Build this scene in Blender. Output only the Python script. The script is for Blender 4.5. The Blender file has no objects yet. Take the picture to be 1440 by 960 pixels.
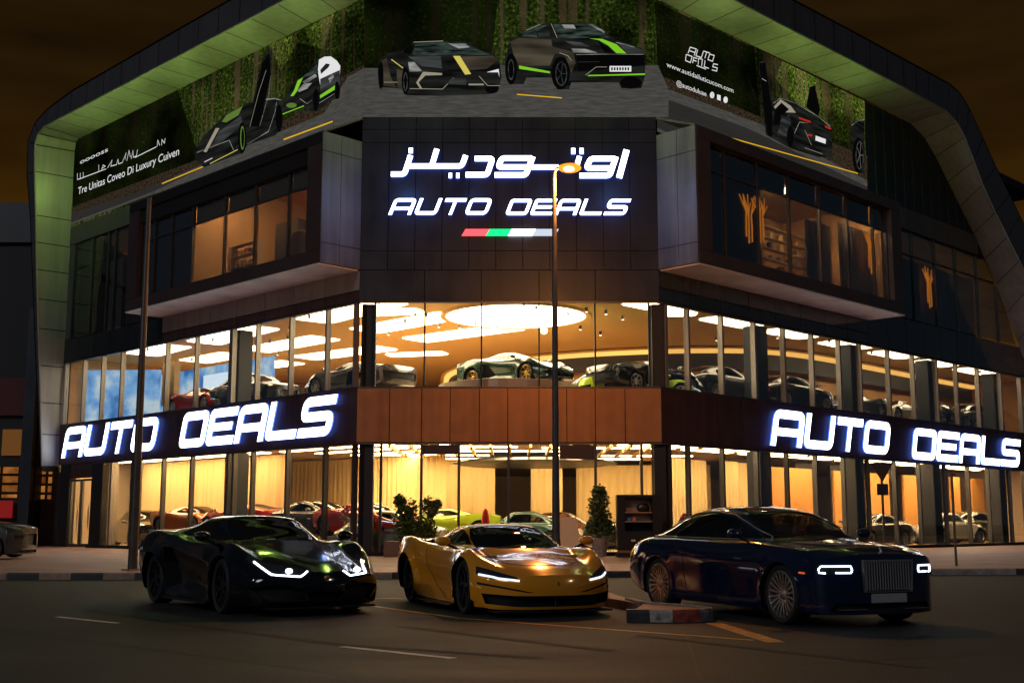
import bpy, bmesh, math, random
import numpy as np
from mathutils import Vector, Matrix
from mathutils.bvhtree import BVHTree
random.seed(7)
SC = bpy.context.scene
COL = SC.collection
R = math.radians
# ---------------------------------------------------------------- camera
CAM_H, PITCH, FPX = 1.25, 8.58, 1690.0
cam = bpy.data.cameras.new('camera'); cam.sensor_width = 36; cam.lens = FPX/1440*36
cam.clip_end = 3000; cam.clip_start = .1
co = bpy.data.objects.new('camera', cam); COL.objects.link(co)
co.location = (0, 0, CAM_H); co.rotation_euler = (R(90+PITCH), 0, 0)
SC.camera = co
# ---------------------------------------------------------------- world: night sky with an orange city glow
w = bpy.data.worlds.new('World'); SC.world = w; w.use_nodes = True
nt = w.node_tree; nt.nodes.clear()
def wn(t, **k):
    n = nt.nodes.new(t)
    for a, b in k.items(): setattr(n, a, b)
    return n
out = wn('ShaderNodeOutputWorld'); bg = wn('ShaderNodeBackground')
tc = wn('ShaderNodeTexCoord'); sep = wn('ShaderNodeSeparateXYZ')
ramp = wn('ShaderNodeValToRGB'); noi = wn('ShaderNodeTexNoise'); mul = wn('ShaderNodeMixRGB', blend_type='MULTIPLY'); mp = wn('ShaderNodeMapping')
nt.links.new(tc.outputs['Generated'], sep.inputs[0]); nt.links.new(sep.outputs['Z'], ramp.inputs[0])
cr = ramp.color_ramp
cr.elements[0].position = 0.0; cr.elements[0].color = (.085, .034, .004, 1)
cr.elements[1].position = 1.0; cr.elements[1].color = (.009, .006, .003, 1)
e = cr.elements.new(.17); e.color = (.062, .026, .0022, 1)
e = cr.elements.new(.30); e.color = (.020, .0098, .0016, 1)
e = cr.elements.new(.5); e.color = (.013, .0075, .0026, 1)
mp.inputs['Scale'].default_value = (1, 1, 5)
nt.links.new(tc.outputs['Generated'], mp.inputs[0]); nt.links.new(mp.outputs[0], noi.inputs['Vector'])
noi.inputs['Scale'].default_value = 3.4; noi.inputs['Detail'].default_value = 5
r2 = wn('ShaderNodeValToRGB'); r2.color_ramp.elements[0].position = .35; r2.color_ramp.elements[0].color = (.45, .45, .45, 1)
r2.color_ramp.elements[1].position = .7; r2.color_ramp.elements[1].color = (1.45, 1.35, 1.3, 1)
nt.links.new(noi.outputs['Fac'], r2.inputs[0])
mul.inputs[0].default_value = 1
nt.links.new(ramp.outputs[0], mul.inputs[1]); nt.links.new(r2.outputs[0], mul.inputs[2])
dm = wn('ShaderNodeMapRange'); dm.inputs['From Min'].default_value = .45; dm.inputs['From Max'].default_value = .85     # the glow lies behind the showroom; the sky over the road is darker
nt.links.new(sep.outputs['Y'], dm.inputs[0]); mx2 = wn('ShaderNodeMixRGB'); nt.links.new(dm.outputs[0], mx2.inputs[0]); mx2.inputs[1].default_value = (.013, .019, .027, 1)
nt.links.new(mul.outputs[0], mx2.inputs[2]); nt.links.new(mx2.outputs[0], bg.inputs[0]); bg.inputs[1].default_value = 1.0
nt.links.new(bg.outputs[0], out.inputs[0])
# ---------------------------------------------------------------- faint night key light
sd = bpy.data.lights.new('sun', 'SUN'); sd.energy = .30; sd.specular_factor = .2; sd.angle = R(14); sd.color = (.86, .90, 1.0)
so = bpy.data.objects.new('sun', sd); COL.objects.link(so); so.rotation_euler = (R(66), 0, R(-34))
SC.view_settings.view_transform = 'Standard'; SC.view_settings.look = 'None'
SC.view_settings.exposure = 0.0; SC.view_settings.gamma = 1; SC.view_settings.use_curve_mapping = False
SC.render.engine = 'CYCLES'
cy = SC.cycles
cy.max_bounces = 7; cy.diffuse_bounces = 3; cy.glossy_bounces = 3; cy.transparent_max_bounces = 10; cy.transmission_bounces = 3
cy.sample_clamp_indirect = 4; cy.caustics_reflective = False; cy.caustics_refractive = False
cy.use_denoising = True; cy.use_light_tree = True
# ---------------------------------------------------------------- materials
MATS = {}
def mat(name, col=(.5, .5, .5), rough=.5, metal=0., coat=0., emit=None, es=0., spec=.5, noise=None, bump=None, alpha=None):
    """noise=(scale, amount): value variation; bump=(scale, strength, distance)"""
    if name in MATS: return MATS[name]
    m = bpy.data.materials.new(name); m.use_nodes = True; n = m.node_tree
    b = n.nodes['Principled BSDF']
    b.inputs['Base Color'].default_value = (*col, 1); b.inputs['Roughness'].default_value = rough
    b.inputs['Metallic'].default_value = metal; b.inputs['Coat Weight'].default_value = coat
    b.inputs['Coat Roughness'].default_value = .04
    b.inputs['Specular IOR Level'].default_value = spec
    if emit:
        b.inputs['Emission Color'].default_value = (*emit, 1); b.inputs['Emission Strength'].default_value = es
    if noise or bump:
        t = n.nodes.new('ShaderNodeTexCoord')
    if noise:
        sc, am = noise[0], noise[1]
        tx = n.nodes.new('ShaderNodeTexNoise'); tx.inputs['Scale'].default_value = sc; tx.inputs['Detail'].default_value = 6
        mr = n.nodes.new('ShaderNodeMapRange'); mr.inputs['From Min'].default_value = .3; mr.inputs['From Max'].default_value = .7
        mr.inputs['To Min'].default_value = 1-am; mr.inputs['To Max'].default_value = 1+am
        mx = n.nodes.new('ShaderNodeMixRGB'); mx.blend_type = 'MULTIPLY'; mx.inputs[0].default_value = 1
        mx.inputs[1].default_value = (*col, 1)
        src = tx.outputs['Fac']
        if len(noise) > 2:      # dust and rain streaks: a second noise drawn out downwards
            ms = n.nodes.new('ShaderNodeMapping'); ms.inputs['Scale'].default_value = (2.6, 2.6, .16)
            t2 = n.nodes.new('ShaderNodeTexNoise'); t2.inputs['Scale'].default_value = 1.3; t2.inputs['Detail'].default_value = 7
            ad = n.nodes.new('ShaderNodeMixRGB'); ad.inputs[0].default_value = .55
            n.links.new(t.outputs['Object'], ms.inputs[0]); n.links.new(ms.outputs[0], t2.inputs['Vector']); n.links.new(tx.outputs['Fac'], ad.inputs[1]); n.links.new(t2.outputs['Fac'], ad.inputs[2]); src = ad.outputs[0]
            mr.inputs['From Min'].default_value = .38; mr.inputs['From Max'].default_value = .62
        n.links.new(t.outputs['Object'], tx.inputs['Vector']); n.links.new(src, mr.inputs[0])
        n.links.new(mr.outputs[0], mx.inputs[2]); n.links.new(mx.outputs[0], b.inputs['Base Color'])
        m2 = n.nodes.new('ShaderNodeMapRange'); m2.inputs['To Min'].default_value = max(.02, rough-.12); m2.inputs['To Max'].default_value = min(1, rough+.12)
        n.links.new(tx.outputs['Fac'], m2.inputs[0]); n.links.new(m2.outputs[0], b.inputs['Roughness'])
    if bump:
        tb = n.nodes.new('ShaderNodeTexNoise'); tb.inputs['Scale'].default_value = bump[0]; tb.inputs['Detail'].default_value = 4
        bp = n.nodes.new('ShaderNodeBump'); bp.inputs['Strength'].default_value = bump[1]; bp.inputs['Distance'].default_value = bump[2]
        n.links.new(t.outputs['Object'], tb.inputs['Vector']); n.links.new(tb.outputs['Fac'], bp.inputs['Height'])
        n.links.new(bp.outputs[0], b.inputs['Normal'])
    MATS[name] = m
    return m
def emis(name, col, s):
    if name in MATS: return MATS[name]
    m = bpy.data.materials.new(name); m.use_nodes = True; n = m.node_tree; n.nodes.clear()
    o = n.nodes.new('ShaderNodeOutputMaterial'); e = n.nodes.new('ShaderNodeEmission')
    e.inputs[0].default_value = (*col, 1); e.inputs[1].default_value = s
    n.links.new(e.outputs[0], o.inputs[0]); MATS[name] = m
    return m
def glass(name, tint=(.9, .95, 1), refl=.5, rough=.02, base=.0, wavy=0.):
    """thin architectural glass: tinted see-through with a fresnel reflection"""
    if name in MATS: return MATS[name]
    m = bpy.data.materials.new(name); m.use_nodes = True; n = m.node_tree; n.nodes.clear()
    o = n.nodes.new('ShaderNodeOutputMaterial'); t = n.nodes.new('ShaderNodeBsdfTransparent'); g = n.nodes.new('ShaderNodeBsdfGlossy')
    t.inputs[0].default_value = (*tint, 1); g.inputs['Roughness'].default_value = rough
    f = n.nodes.new('ShaderNodeFresnel'); f.inputs[0].default_value = 1.5
    mr = n.nodes.new('ShaderNodeMapRange'); mr.inputs['To Min'].default_value = base; mr.inputs['To Max'].default_value = base+refl
    mx = n.nodes.new('ShaderNodeMixShader')
    n.links.new(f.outputs[0], mr.inputs[0]); n.links.new(mr.outputs[0], mx.inputs[0])
    n.links.new(t.outputs[0], mx.inputs[1]); n.links.new(g.outputs[0], mx.inputs[2]); n.links.new(mx.outputs[0], o.inputs[0])
    if wavy:
        tc = n.nodes.new('ShaderNodeTexCoord'); nz = n.nodes.new('ShaderNodeTexNoise'); nz.inputs['Scale'].default_value = .7
        bp = n.nodes.new('ShaderNodeBump'); bp.inputs['Strength'].default_value = wavy; bp.inputs['Distance'].default_value = .05
        n.links.new(tc.outputs['Object'], nz.inputs['Vector']); n.links.new(nz.outputs['Fac'], bp.inputs['Height']); n.links.new(bp.outputs[0], g.inputs['Normal'])
    MATS[name] = m
    return m
# ---------------------------------------------------------------- mesh builder and tags
def tag(o, label=None, cat=None, group=None, kind=None):
    if label: o['label'] = label
    if cat: o['category'] = cat
    if group: o['group'] = group
    if kind: o['kind'] = kind
    return o
def empty(name, loc=(0, 0, 0), rz=0, parent=None):
    o = bpy.data.objects.new(name, None); COL.objects.link(o)
    o.location = loc; o.rotation_euler = (0, 0, rz); o.empty_display_size = .3
    if parent: o.parent = parent
    return o
class MB:
    def __init__(s): s.v = []; s.f = []; s.m = []; s.mats = []
    def mi(s, m):
        if m not in s.mats: s.mats.append(m)
        return s.mats.index(m)
    def add(s, vs, fs, m):
        k = len(s.v); i = s.mi(m)
        s.v += [tuple(v) for v in vs]
        for f in fs: s.f.append(tuple(a+k for a in f)); s.m.append(i)
    def hexa(s, p, m):
        s.add(p, [(0, 3, 2, 1), (4, 5, 6, 7), (0, 1, 5, 4), (1, 2, 6, 5), (2, 3, 7, 6), (3, 0, 4, 7)], m)
    def box(s, a, b, m):
        (x0, y0, z0), (x1, y1, z1) = a, b
        s.hexa([(x0, y0, z0), (x1, y0, z0), (x1, y1, z0), (x0, y1, z0), (x0, y0, z1), (x1, y0, z1), (x1, y1, z1), (x0, y1, z1)], m)
    def tube(s, pts, rad, m, n=8, caps=True):
        """tube through points; rad a number or list"""
        pts = [Vector(p) for p in pts]; k = len(pts)
        rads = rad if isinstance(rad, (list, tuple)) else [rad]*k
        vs = []; fs = []; prev = None
        for i, p in enumerate(pts):
            d = (pts[min(i+1, k-1)]-pts[max(i-1, 0)]).normalized()
            if prev is None:
                up = Vector((0, 0, 1)) if abs(d.z) < .9 else Vector((1, 0, 0)); a = d.cross(up).normalized()
            else: a = (prev-d*prev.dot(d)).normalized()
            prev = a; b = d.cross(a)
            for j in range(n):
                t = 2*math.pi*j/n; vs.append(p+(a*math.cos(t)+b*math.sin(t))*rads[i])
        for i in range(k-1):
            for j in range(n):
                fs.append((i*n+j, i*n+(j+1) % n, (i+1)*n+(j+1) % n, (i+1)*n+j))
        if caps: fs += [tuple(range(n))[::-1], tuple((k-1)*n+j for j in range(n))]
        s.add(vs, fs, m)
    def lathe(s, prof, m, n=32, axis='z', c=(0, 0, 0)):
        """prof: (r, h) list, revolved about axis"""
        vs = []; fs = []; k = len(prof)
        for r, h in prof:
            for j in range(n):
                t = 2*math.pi*j/n; a, b = r*math.cos(t), r*math.sin(t)
                v = (a, b, h) if axis == 'z' else ((a, h, b) if axis == 'y' else (h, a, b))
                vs.append((v[0]+c[0], v[1]+c[1], v[2]+c[2]))
        for i in range(k-1):
            for j in range(n): fs.append((i*n+j, i*n+(j+1) % n, (i+1)*n+(j+1) % n, (i+1)*n+j))
        s.add(vs, fs, m)
    def ball(s, c, r, m, n=12, k=8):
        rx, ry, rz = r if isinstance(r, (tuple, list)) else (r, r, r)
        vs = []; fs = []
        for i in range(k+1):
            a = math.pi*i/k
            for j in range(n):
                t = 2*math.pi*j/n; vs.append((c[0]+rx*math.sin(a)*math.cos(t), c[1]+ry*math.sin(a)*math.sin(t), c[2]+rz*math.cos(a)))
        for i in range(k):
            for j in range(n): fs.append((i*n+j, (i+1)*n+j, (i+1)*n+(j+1) % n, i*n+(j+1) % n))
        s.add(vs, fs, m)
    def mesh(s, name, smooth=False, recalc=True, bevel=0):
        me = bpy.data.meshes.new(name)
        me.from_pydata([tuple(v) for v in s.v], [], s.f)
        for m in s.mats: me.materials.append(m)
        me.polygons.foreach_set('material_index', s.m)
        if recalc or bevel:
            bm = bmesh.new(); bm.from_mesh(me); bmesh.ops.remove_doubles(bm, verts=bm.verts, dist=1e-5) if smooth else None
            if recalc: bmesh.ops.recalc_face_normals(bm, faces=bm.faces)
            if bevel:
                bmesh.ops.bevel(bm, geom=[e for e in bm.edges if len(e.link_faces) == 2 and e.calc_face_angle(0) > .6], offset=bevel, segments=2, affect='EDGES', clamp_overlap=True)
            bm.to_mesh(me); bm.free()
        if smooth:
            me.polygons.foreach_set('use_smooth', [True]*len(me.polygons))
            try: me.set_sharp_from_angle(angle=R(42))
            except Exception: pass
        me.update()
        return me
    def build(s, name, parent=None, smooth=False, recalc=True, bevel=0, loc=None, rz=None):
        o = bpy.data.objects.new(name, s.mesh(name, smooth, recalc, bevel)); COL.objects.link(o)
        if parent: o.parent = parent
        if loc: o.location = loc
        if rz is not None: o.rotation_euler = (0, 0, rz)
        return o
def pieces(g, name, parent=None, **k):
    """build every separate piece collected in g as an object of its own"""
    par = list(range(len(g.v)))
    def fd(a):
        while par[a] != a: par[a] = par[par[a]]; a = par[a]
        return a
    for f in g.f:
        for a in f[1:]: par[fd(a)] = fd(f[0])
    grp = {}
    for f, m in zip(g.f, g.m): grp.setdefault(fd(f[0]), []).append((f, m))
    for fs in grp.values():
        h = MB(); ids = {}
        for f, m in fs:
            for a in f:
                if a not in ids: ids[a] = len(h.v); h.v.append(g.v[a])
            h.f.append(tuple(ids[a] for a in f)); h.m.append(h.mi(g.mats[m]))
        h.build(name, parent, **k)
# ---------------------------------------------------------------- site frames: the corner face C and the two wings L, R
q = math.sqrt(.5)
YC, XL, XR = 42.0, -5.4, 5.2
FR = {'C': (Vector((0, YC, 0)), Vector((1, 0, 0)), Vector((0, -1, 0))),
      'L': (Vector((XL, YC, 0)), Vector((-q, q, 0)), Vector((-q, -q, 0))),
      'R': (Vector((XR, YC, 0)), Vector((q, q, 0)), Vector((q, -q, 0)))}
def pt(fr, s, o, z):
    a, u, n = FR[fr]; p = a+u*s+n*o; return Vector((p.x, p.y, z))
def ray(px, py):
    v = 480-py; c, s_ = math.cos(R(PITCH)), math.sin(R(PITCH))
    return Vector((px-720, FPX*c-v*s_, FPX*s_+v*c))
def sz(fr, px, py, o=0.):
    """distance along a facade and height of the point seen at a place in the photo"""
    a, u, n = FR[fr]; r = ray(px, py); c = n.dot(a)+o; t = c/(n.x*r.x+n.y*r.y)
    p = Vector((r.x*t, r.y*t, 0)); return (u.dot(p-a), r.z*t+CAM_H)
def gnd(px, py, z=0.):
    r = ray(px, py); t = (z-CAM_H)/r.z; return Vector((r.x*t, r.y*t, z))
def fbox(mb, fr, s0, s1, o0, o1, z0, z1, m, ms=0, me=0):
    """box on a facade; ms / me: +1 mitres that end for the building's outward corner"""
    k = .41421
    def S(s, f, o): return s-f*k*o
    P = []
    for z in (z0, z1):
        P += [pt(fr, S(s0, ms, o0), o0, z), pt(fr, S(s1, -me, o0), o0, z), pt(fr, S(s1, -me, o1), o1, z), pt(fr, S(s0, ms, o1), o1, z)]
    mb.hexa(P, m)
def belt(mb, sl, sr, o0, o1, z0, z1, m):
    fbox(mb, 'C', XL, XR, o0, o1, z0, z1, m, 1, 1)
    fbox(mb, 'L', 0, sl, o0, o1, z0, z1, m, 1, 0)
    fbox(mb, 'R', 0, sr, o0, o1, z0, z1, m, 1, 0)
def fpoly(mb, fr, pts, o0, o1, m):
    """prism on a facade: outline in (s, z), between offsets o0 and o1"""
    n = len(pts); vs = [pt(fr, s, o0, z) for s, z in pts]+[pt(fr, s, o1, z) for s, z in pts]
    fs = [tuple(range(n)), tuple(range(n, 2*n))[::-1]]+[(i, (i+1) % n, n+(i+1) % n, n+i) for i in range(n)]
    mb.add(vs, fs, m)
def panels(mb, fr, s0, s1, z0, z1, ns, nz, o0, o1, m, gap=.018, ms=0, me=0, svals=None, zvals=None):
    S = svals or [s0+(s1-s0)*i/ns for i in range(ns+1)]; Z = zvals or [z0+(z1-z0)*i/nz for i in range(nz+1)]
    for i in range(len(S)-1):
        for j in range(len(Z)-1):
            a = ms if i == 0 else 0; b = me if i == len(S)-2 else 0
            fbox(mb, fr, S[i]+(0 if a else gap), S[i+1]-(0 if b else gap), o0, o1, Z[j]+gap, Z[j+1]-gap, m, a, b)
# ================================================================ CARS
M_rub = mat('rubber', (.012, .012, .013), .75, noise=(9, .3))
M_blk = mat('black_trim', (.010, .010, .011), .35)
M_matt = mat('black_matt', (.006, .006, .007), .8)
M_carglass = glass('car_glass', (.38, .44, .44), .8, .015, .05)
M_darkglass = glass('privacy_glass', (.05, .06, .065), .9, .015, .05)
M_lens = mat('lamp_lens', (.02, .022, .026), .06, coat=1)
M_chrome = mat('chrome', (.92, .92, .93), .28, 1)
M_satin = mat('satin_metal', (.45, .45, .46), .36, 1)
M_alloy = mat('alloy', (.75, .72, .66), .34, 1)
M_darkalloy = mat('dark_alloy', (.05, .05, .055), .3, .8)
M_gold = mat('bronze_alloy', (.55, .33, .08), .3, .9)
M_leather = mat('leather', (.03, .028, .027), .5, noise=(12, .25))
M_drl = emis('daylight_strip', (.80, .90, 1.0), 5.5)
M_disc = mat('brake_disc', (.2, .2, .2), .35, 1)
def paint(name, c, metal=.0, rough=.25, coat=1.):
    return mat('paint_'+name, c, rough, metal, coat=coat, noise=None)
def pchip(xs, ys, x):
    xs = np.asarray(xs, float); ys = np.asarray(ys, float); h = np.diff(xs); d = np.diff(ys)/h
    m = np.zeros(len(xs)); m[0] = d[0]; m[-1] = d[-1]
    for i in range(1, len(xs)-1):
        if d[i-1]*d[i] > 0:
            w1 = 2*h[i]+h[i-1]; w2 = h[i]+2*h[i-1]; m[i] = (w1+w2)/(w1/d[i-1]+w2/d[i])
    i = np.clip(np.searchsorted(xs, x)-1, 0, len(h)-1); t = (x-xs[i])/h[i]
    return (2*t**3-3*t**2+1)*ys[i]+(t**3-2*t**2+t)*h[i]*m[i]+(-2*t**3+3*t**2)*ys[i+1]+(t**3-t**2)*h[i]*m[i+1]
def section(P, segs, soft):
    """smooth polyline through the half-section points; soft[j] 0 = crease, 1 = round"""
    P = [np.array(p, float) for p in P]; K = len(P); T = []
    for j in range(K):
        if j == 0: t = np.array([1., 0])*np.linalg.norm(P[1]-P[0])
        elif j == K-1: t = np.array([-1., 0])*np.linalg.norm(P[-1]-P[-2])
        else: t = (P[j+1]-P[j-1])*.5*soft[j]
        T.append(t)
    o = []
    for j in range(K-1):
        L = np.linalg.norm(P[j+1]-P[j])+1e-9; a = T[j]; b = T[j+1]
        if np.linalg.norm(a) > L: a = a/np.linalg.norm(a)*L
        if np.linalg.norm(b) > L: b = b/np.linalg.norm(b)*L
        for k in range(segs[j]):
            t = k/segs[j]
            o.append((2*t**3-3*t**2+1)*P[j]+(t**3-2*t**2+t)*a+(-2*t**3+3*t**2)*P[j+1]+(t**3-t**2)*b)
    o.append(P[-1])
    return np.array(o)
def smooth01(t): t = np.clip(t, 0, 1); return t*t*(3-2*t)
def loft_body(sp, dens=1.):
    rows = sorted(sp['rows'], key=lambda r: r[0]); X = [r[0] for r in rows]; K = 9
    pts = np.array([[(0, r[1][0][1])]+list(r[1])+[(0, r[2])] for r in rows], float)     # rows x 9 x 2
    nx = int((X[-1]-X[0])/.045*dens); xs = np.linspace(X[0], X[-1], nx)
    G = np.zeros((nx, K, 2))
    for j in range(K):
        for c in range(2): G[:, j, c] = pchip(X, pts[:, j, c], xs)
    segs = [max(1, int(s*dens)) for s in (2, 2, 6, 7, 6, 6, 10, 9)]
    soft = sp.get('soft', (1, .2, .5, .8, .9, .8, .45, .7, 1))
    secs = np.array([section(G[i], segs, soft) for i in range(nx)])                     # nx x n x 2
    V = [(np.full(len(s), x), s[:, 0], s[:, 1]) for x, s in zip(xs, secs)]
    nr = max(2, int(7*dens))
    def cap(sec, x, bul):
        zm = (sec[:, 1].max()+sec[:, 1].min())/2; r = []
        for i in range(1, nr+1):
            s = 1-i/(nr+.35)
            r.append((np.full(len(sec), x)+bul*(1-s*s), sec[:, 0]*s, zm+(sec[:, 1]-zm)*s))
        return r
    V = cap(secs[0], xs[0], -sp.get('bulr', .06))[::-1]+V+cap(secs[-1], xs[-1], sp.get('bulf', .06))
    A = np.array(V).transpose(0, 2, 1)                                                 # rings x n x 3
    x, y, z = A[..., 0].copy(), A[..., 1].copy(), A[..., 2].copy()
    W = sp['W']
    f = smooth01((x-sp['wx'][1])/(sp['nose']-sp['wx'][1])); x = x-sp['kf'][0]*np.clip(y/W, 0, 1)**sp['kf'][1]*f
    r = smooth01((sp['wx'][0]-x)/(sp['wx'][0]-sp['tail'])); x = x+sp['kr'][0]*np.clip(y/W, 0, 1)**sp['kr'][1]*r
    for wxx in (sp['wb']/2, -sp['wb']/2):
        rr = np.hypot(x-wxx, z-sp['R']); bump = sp['flare']*np.exp(-((rr-sp['Ra'])/.085)**2)*smooth01((y-.6*W)/(.25*W))*(z > .2)
        y = y+bump
    n = A.shape[1]; R_ = A.shape[0]
    bm = bmesh.new(); idx = []
    for i in range(R_):
        row = [bm.verts.new((x[i, j], y[i, j], z[i, j])) for j in range(n)]
        row2 = [row[0]]+[bm.verts.new((x[i, j], -y[i, j], z[i, j])) for j in range(1, n-1)]+[row[-1]]
        idx.append((row, row2))
    for i in range(R_-1):
        for j in range(n-1):
            a, b = idx[i], idx[i+1]
            bm.faces.new((a[0][j], a[0][j+1], b[0][j+1], b[0][j])); bm.faces.new((a[1][j], b[1][j], b[1][j+1], a[1][j+1]))
    for e in (0, R_-1): bm.faces.new(idx[e][0]+idx[e][1][1:-1][::-1])
    bmesh.ops.recalc_face_normals(bm, faces=bm.faces)
    bm.normal_update()
    return bm
def inpoly(x, y, P):
    c = False; j = len(P)-1
    for i in range(len(P)):
        if (P[i][1] > y) != (P[j][1] > y) and x < (P[j][0]-P[i][0])*(y-P[i][1])/(P[j][1]-P[i][1])+P[i][0]: c = not c
        j = i
    return c
AX = {'side': (0, 2), 'top': (0, 1), 'front': (1, 2)}
def carve(bm, poly, view, filt):
    """cut the outline of poly (seen from view) into the body where filt(face) holds; returns the faces inside"""
    a, b = AX[view]; K = len(poly)
    for i in range(K):
        p, r = poly[i], poly[(i+1) % K]
        lo = (min(p[0], r[0])-1e-3, min(p[1], r[1])-1e-3); hi = (max(p[0], r[0])+1e-3, max(p[1], r[1])+1e-3)
        fs = []
        for f in bm.faces:
            if not filt(f): continue
            cs = [(v.co[a], v.co[b]) for v in f.verts]
            if max(c[0] for c in cs) < lo[0] or min(c[0] for c in cs) > hi[0] or max(c[1] for c in cs) < lo[1] or min(c[1] for c in cs) > hi[1]: continue
            fs.append(f)
        if not fs: continue
        d = Vector((r[0]-p[0], r[1]-p[1])); nrm = [0, 0, 0]; nrm[a] = d.y; nrm[b] = -d.x; c0 = [0, 0, 0]; c0[a] = p[0]; c0[b] = p[1]
        geo = set(fs)
        for f in fs: geo.update(f.edges); geo.update(f.verts)
        bmesh.ops.bisect_plane(bm, geom=list(geo), dist=1e-4, plane_co=c0, plane_no=nrm)
    bm.normal_update()
    o = []
    for f in bm.faces:
        if filt(f):
            c = f.calc_center_median()
            if inpoly(c[a], c[b], poly): o.append(f)
    return o
def take(bm, faces, mb, m, inset=None, off=0.):
    """move faces out of the body into mb; inset = vector: sink them by it and wall the rim"""
    fset = set(faces); ids = {}; vs = []
    def gid(v, deep):
        k = (v, deep)
        if k not in ids:
            ids[k] = len(vs); c = v.co+v.normal*off
            vs.append(c+Vector(inset) if deep else c)
        return ids[k]
    fo = [tuple(gid(v, bool(inset)) for v in f.verts) for f in faces]
    if inset:
        for f in faces:
            for l in f.loops:
                if not any(g in fset for g in l.edge.link_faces if g is not f):
                    v0, v1 = l.vert, l.link_loop_next.vert
                    fo.append((gid(v1, False), gid(v0, False), gid(v0, True), gid(v1, True)))
    mb.add(vs, fo, m)
    bmesh.ops.delete(bm, geom=faces, context='FACES')
def mirror(poly): return [(-x, y) for x, y in poly]
def mirrory(poly): return [(x, -y) for x, y in poly]
def wheel_meshes(Rw, w, spokes, style, rimmat, n=40, rim=.76):
    t = MB(); r = MB(); h = w/2; Ri = Rw*rim
    t.lathe([(Ri, -h*.82), (Ri+.012, -h*.93), (Rw*.93, -h), (Rw*.985, -h*.86), (Rw, -h*.6), (Rw, h*.6), (Rw*.985, h*.86), (Rw*.93, h), (Ri+.012, h*.93), (Ri, h*.82)], M_rub, n, 'y')
    # outward is -y in this mesh (right-hand wheel)
    r.lathe([(Ri+.004, -h*.90), (Ri-.012, -h*.93), (Ri-.02, -h*.75), (Ri*.93, -h*.3), (Ri*.93, h*.8)], rimmat, n, 'y')
    r.lathe([(.001, -h*.2), (Ri*.55, -h*.2), (Ri*.72, -h*.15), (Ri*.72, -h*.05), (.05, h*.1)], M_disc if style != 'classic' else M_matt, 24, 'y')
    r.lathe([(.001, h*.3), (Ri*.94, h*.3)], M_matt, 24, 'y')
    r.lathe([(.001, -h*.80), (.05, -h*.80), (.075, -h*.7), (.085, -h*.3)], rimmat, 16, 'y')
    def spoke(a0, a1, r0, r1, wd0, wd1, y0, y1, th=.03):
        c0, s0, c1, s1 = math.cos(a0), math.sin(a0), math.cos(a1), math.sin(a1)
        A = Vector((c0*r0, y0, s0*r0)); B = Vector((c1*r1, y1, s1*r1)); d = (B-A).normalized(); p = d.cross(Vector((0, 1, 0))).normalized(); dy = Vector((0, th, 0))
        P = [A-p*wd0, A+p*wd0, A+p*wd0+dy, A-p*wd0+dy, B-p*wd1, B+p*wd1, B+p*wd1+dy, B-p*wd1+dy]
        r.hexa(P, rimmat)
    for k in range(spokes):
        a = 2*math.pi*k/spokes+.3
        if style == 'y':
            spoke(a, a, .05, Ri*.55, .030, .024, -h*.72, -h*.74); spoke(a, a+.30, Ri*.52, Ri*.98, .018, .014, -h*.74, -h*.84); spoke(a, a-.30, Ri*.52, Ri*.98, .018, .014, -h*.74, -h*.84)
        elif style == 'pair':
            spoke(a-.10, a-.16, .06, Ri*.98, .013, .011, -h*.70, -h*.86); spoke(a+.10, a+.16, .06, Ri*.98, .013, .011, -h*.70, -h*.86)
        elif style == 'wire':
            for dd in (-.09, .09): spoke(a, a+dd, .05, Ri*.97, .004, .004, -h*.6, -h*.5, .006)
        else:
            spoke(a, a, .05, Ri*.98, .034, .020, -h*.70, -h*.84)
    return t.mesh('tyre', True), r.mesh('rim', True)
def put(name, me, parent, loc=(0, 0, 0), rz=0):
    o = bpy.data.objects.new(name, me); COL.objects.link(o); o.parent = parent; o.location = loc; o.rotation_euler = (0, 0, rz); return o
def ribbon(bvh, mb, P, view, rad, m, step=.05, lift=.004, side=1, n=6, flat=None):
    """a bead laid on the body along an outline seen from view"""
    pts = []
    for i in range(len(P)-1):
        a = Vector(P[i]); b = Vector(P[i+1]); k = max(1, int((b-a).length/step))
        for j in range(k): pts.append(a.lerp(b, j/k))
    pts.append(Vector(P[-1])); hits = []
    for p in pts:
        if view == 'front': o, d = Vector((4*side, p.x, p.y)), Vector((-side, 0, 0))
        elif view == 'side': o, d = Vector((p.x, 3*side, p.y)), Vector((0, -side, 0))
        else: o, d = Vector((p.x, p.y, 3)), Vector((0, 0, -1))
        h, nn, _, _ = bvh.ray_cast(o, d)
        if h is not None: hits.append(h+nn*lift)
    if len(hits) > 1: mb.tube(hits, rad, m, n)
    return hits
def bm_obj(bm, name, parent, m, smooth=True):
    me = bpy.data.meshes.new(name); bm.to_mesh(me); me.materials.append(m)
    me.polygons.foreach_set('use_smooth', [smooth]*len(me.polygons))
    try: me.set_sharp_from_angle(angle=R(38))
    except Exception: pass
    return put(name, me, parent)
def arc_poly(cx, cz, r, n=22, z0=-.2):
    return [(cx+r*math.cos(math.pi*i/(n-1)), cz+r*math.sin(math.pi*i/(n-1))) for i in range(n)]+[(cx-r, z0), (cx+r, z0)]
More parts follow.
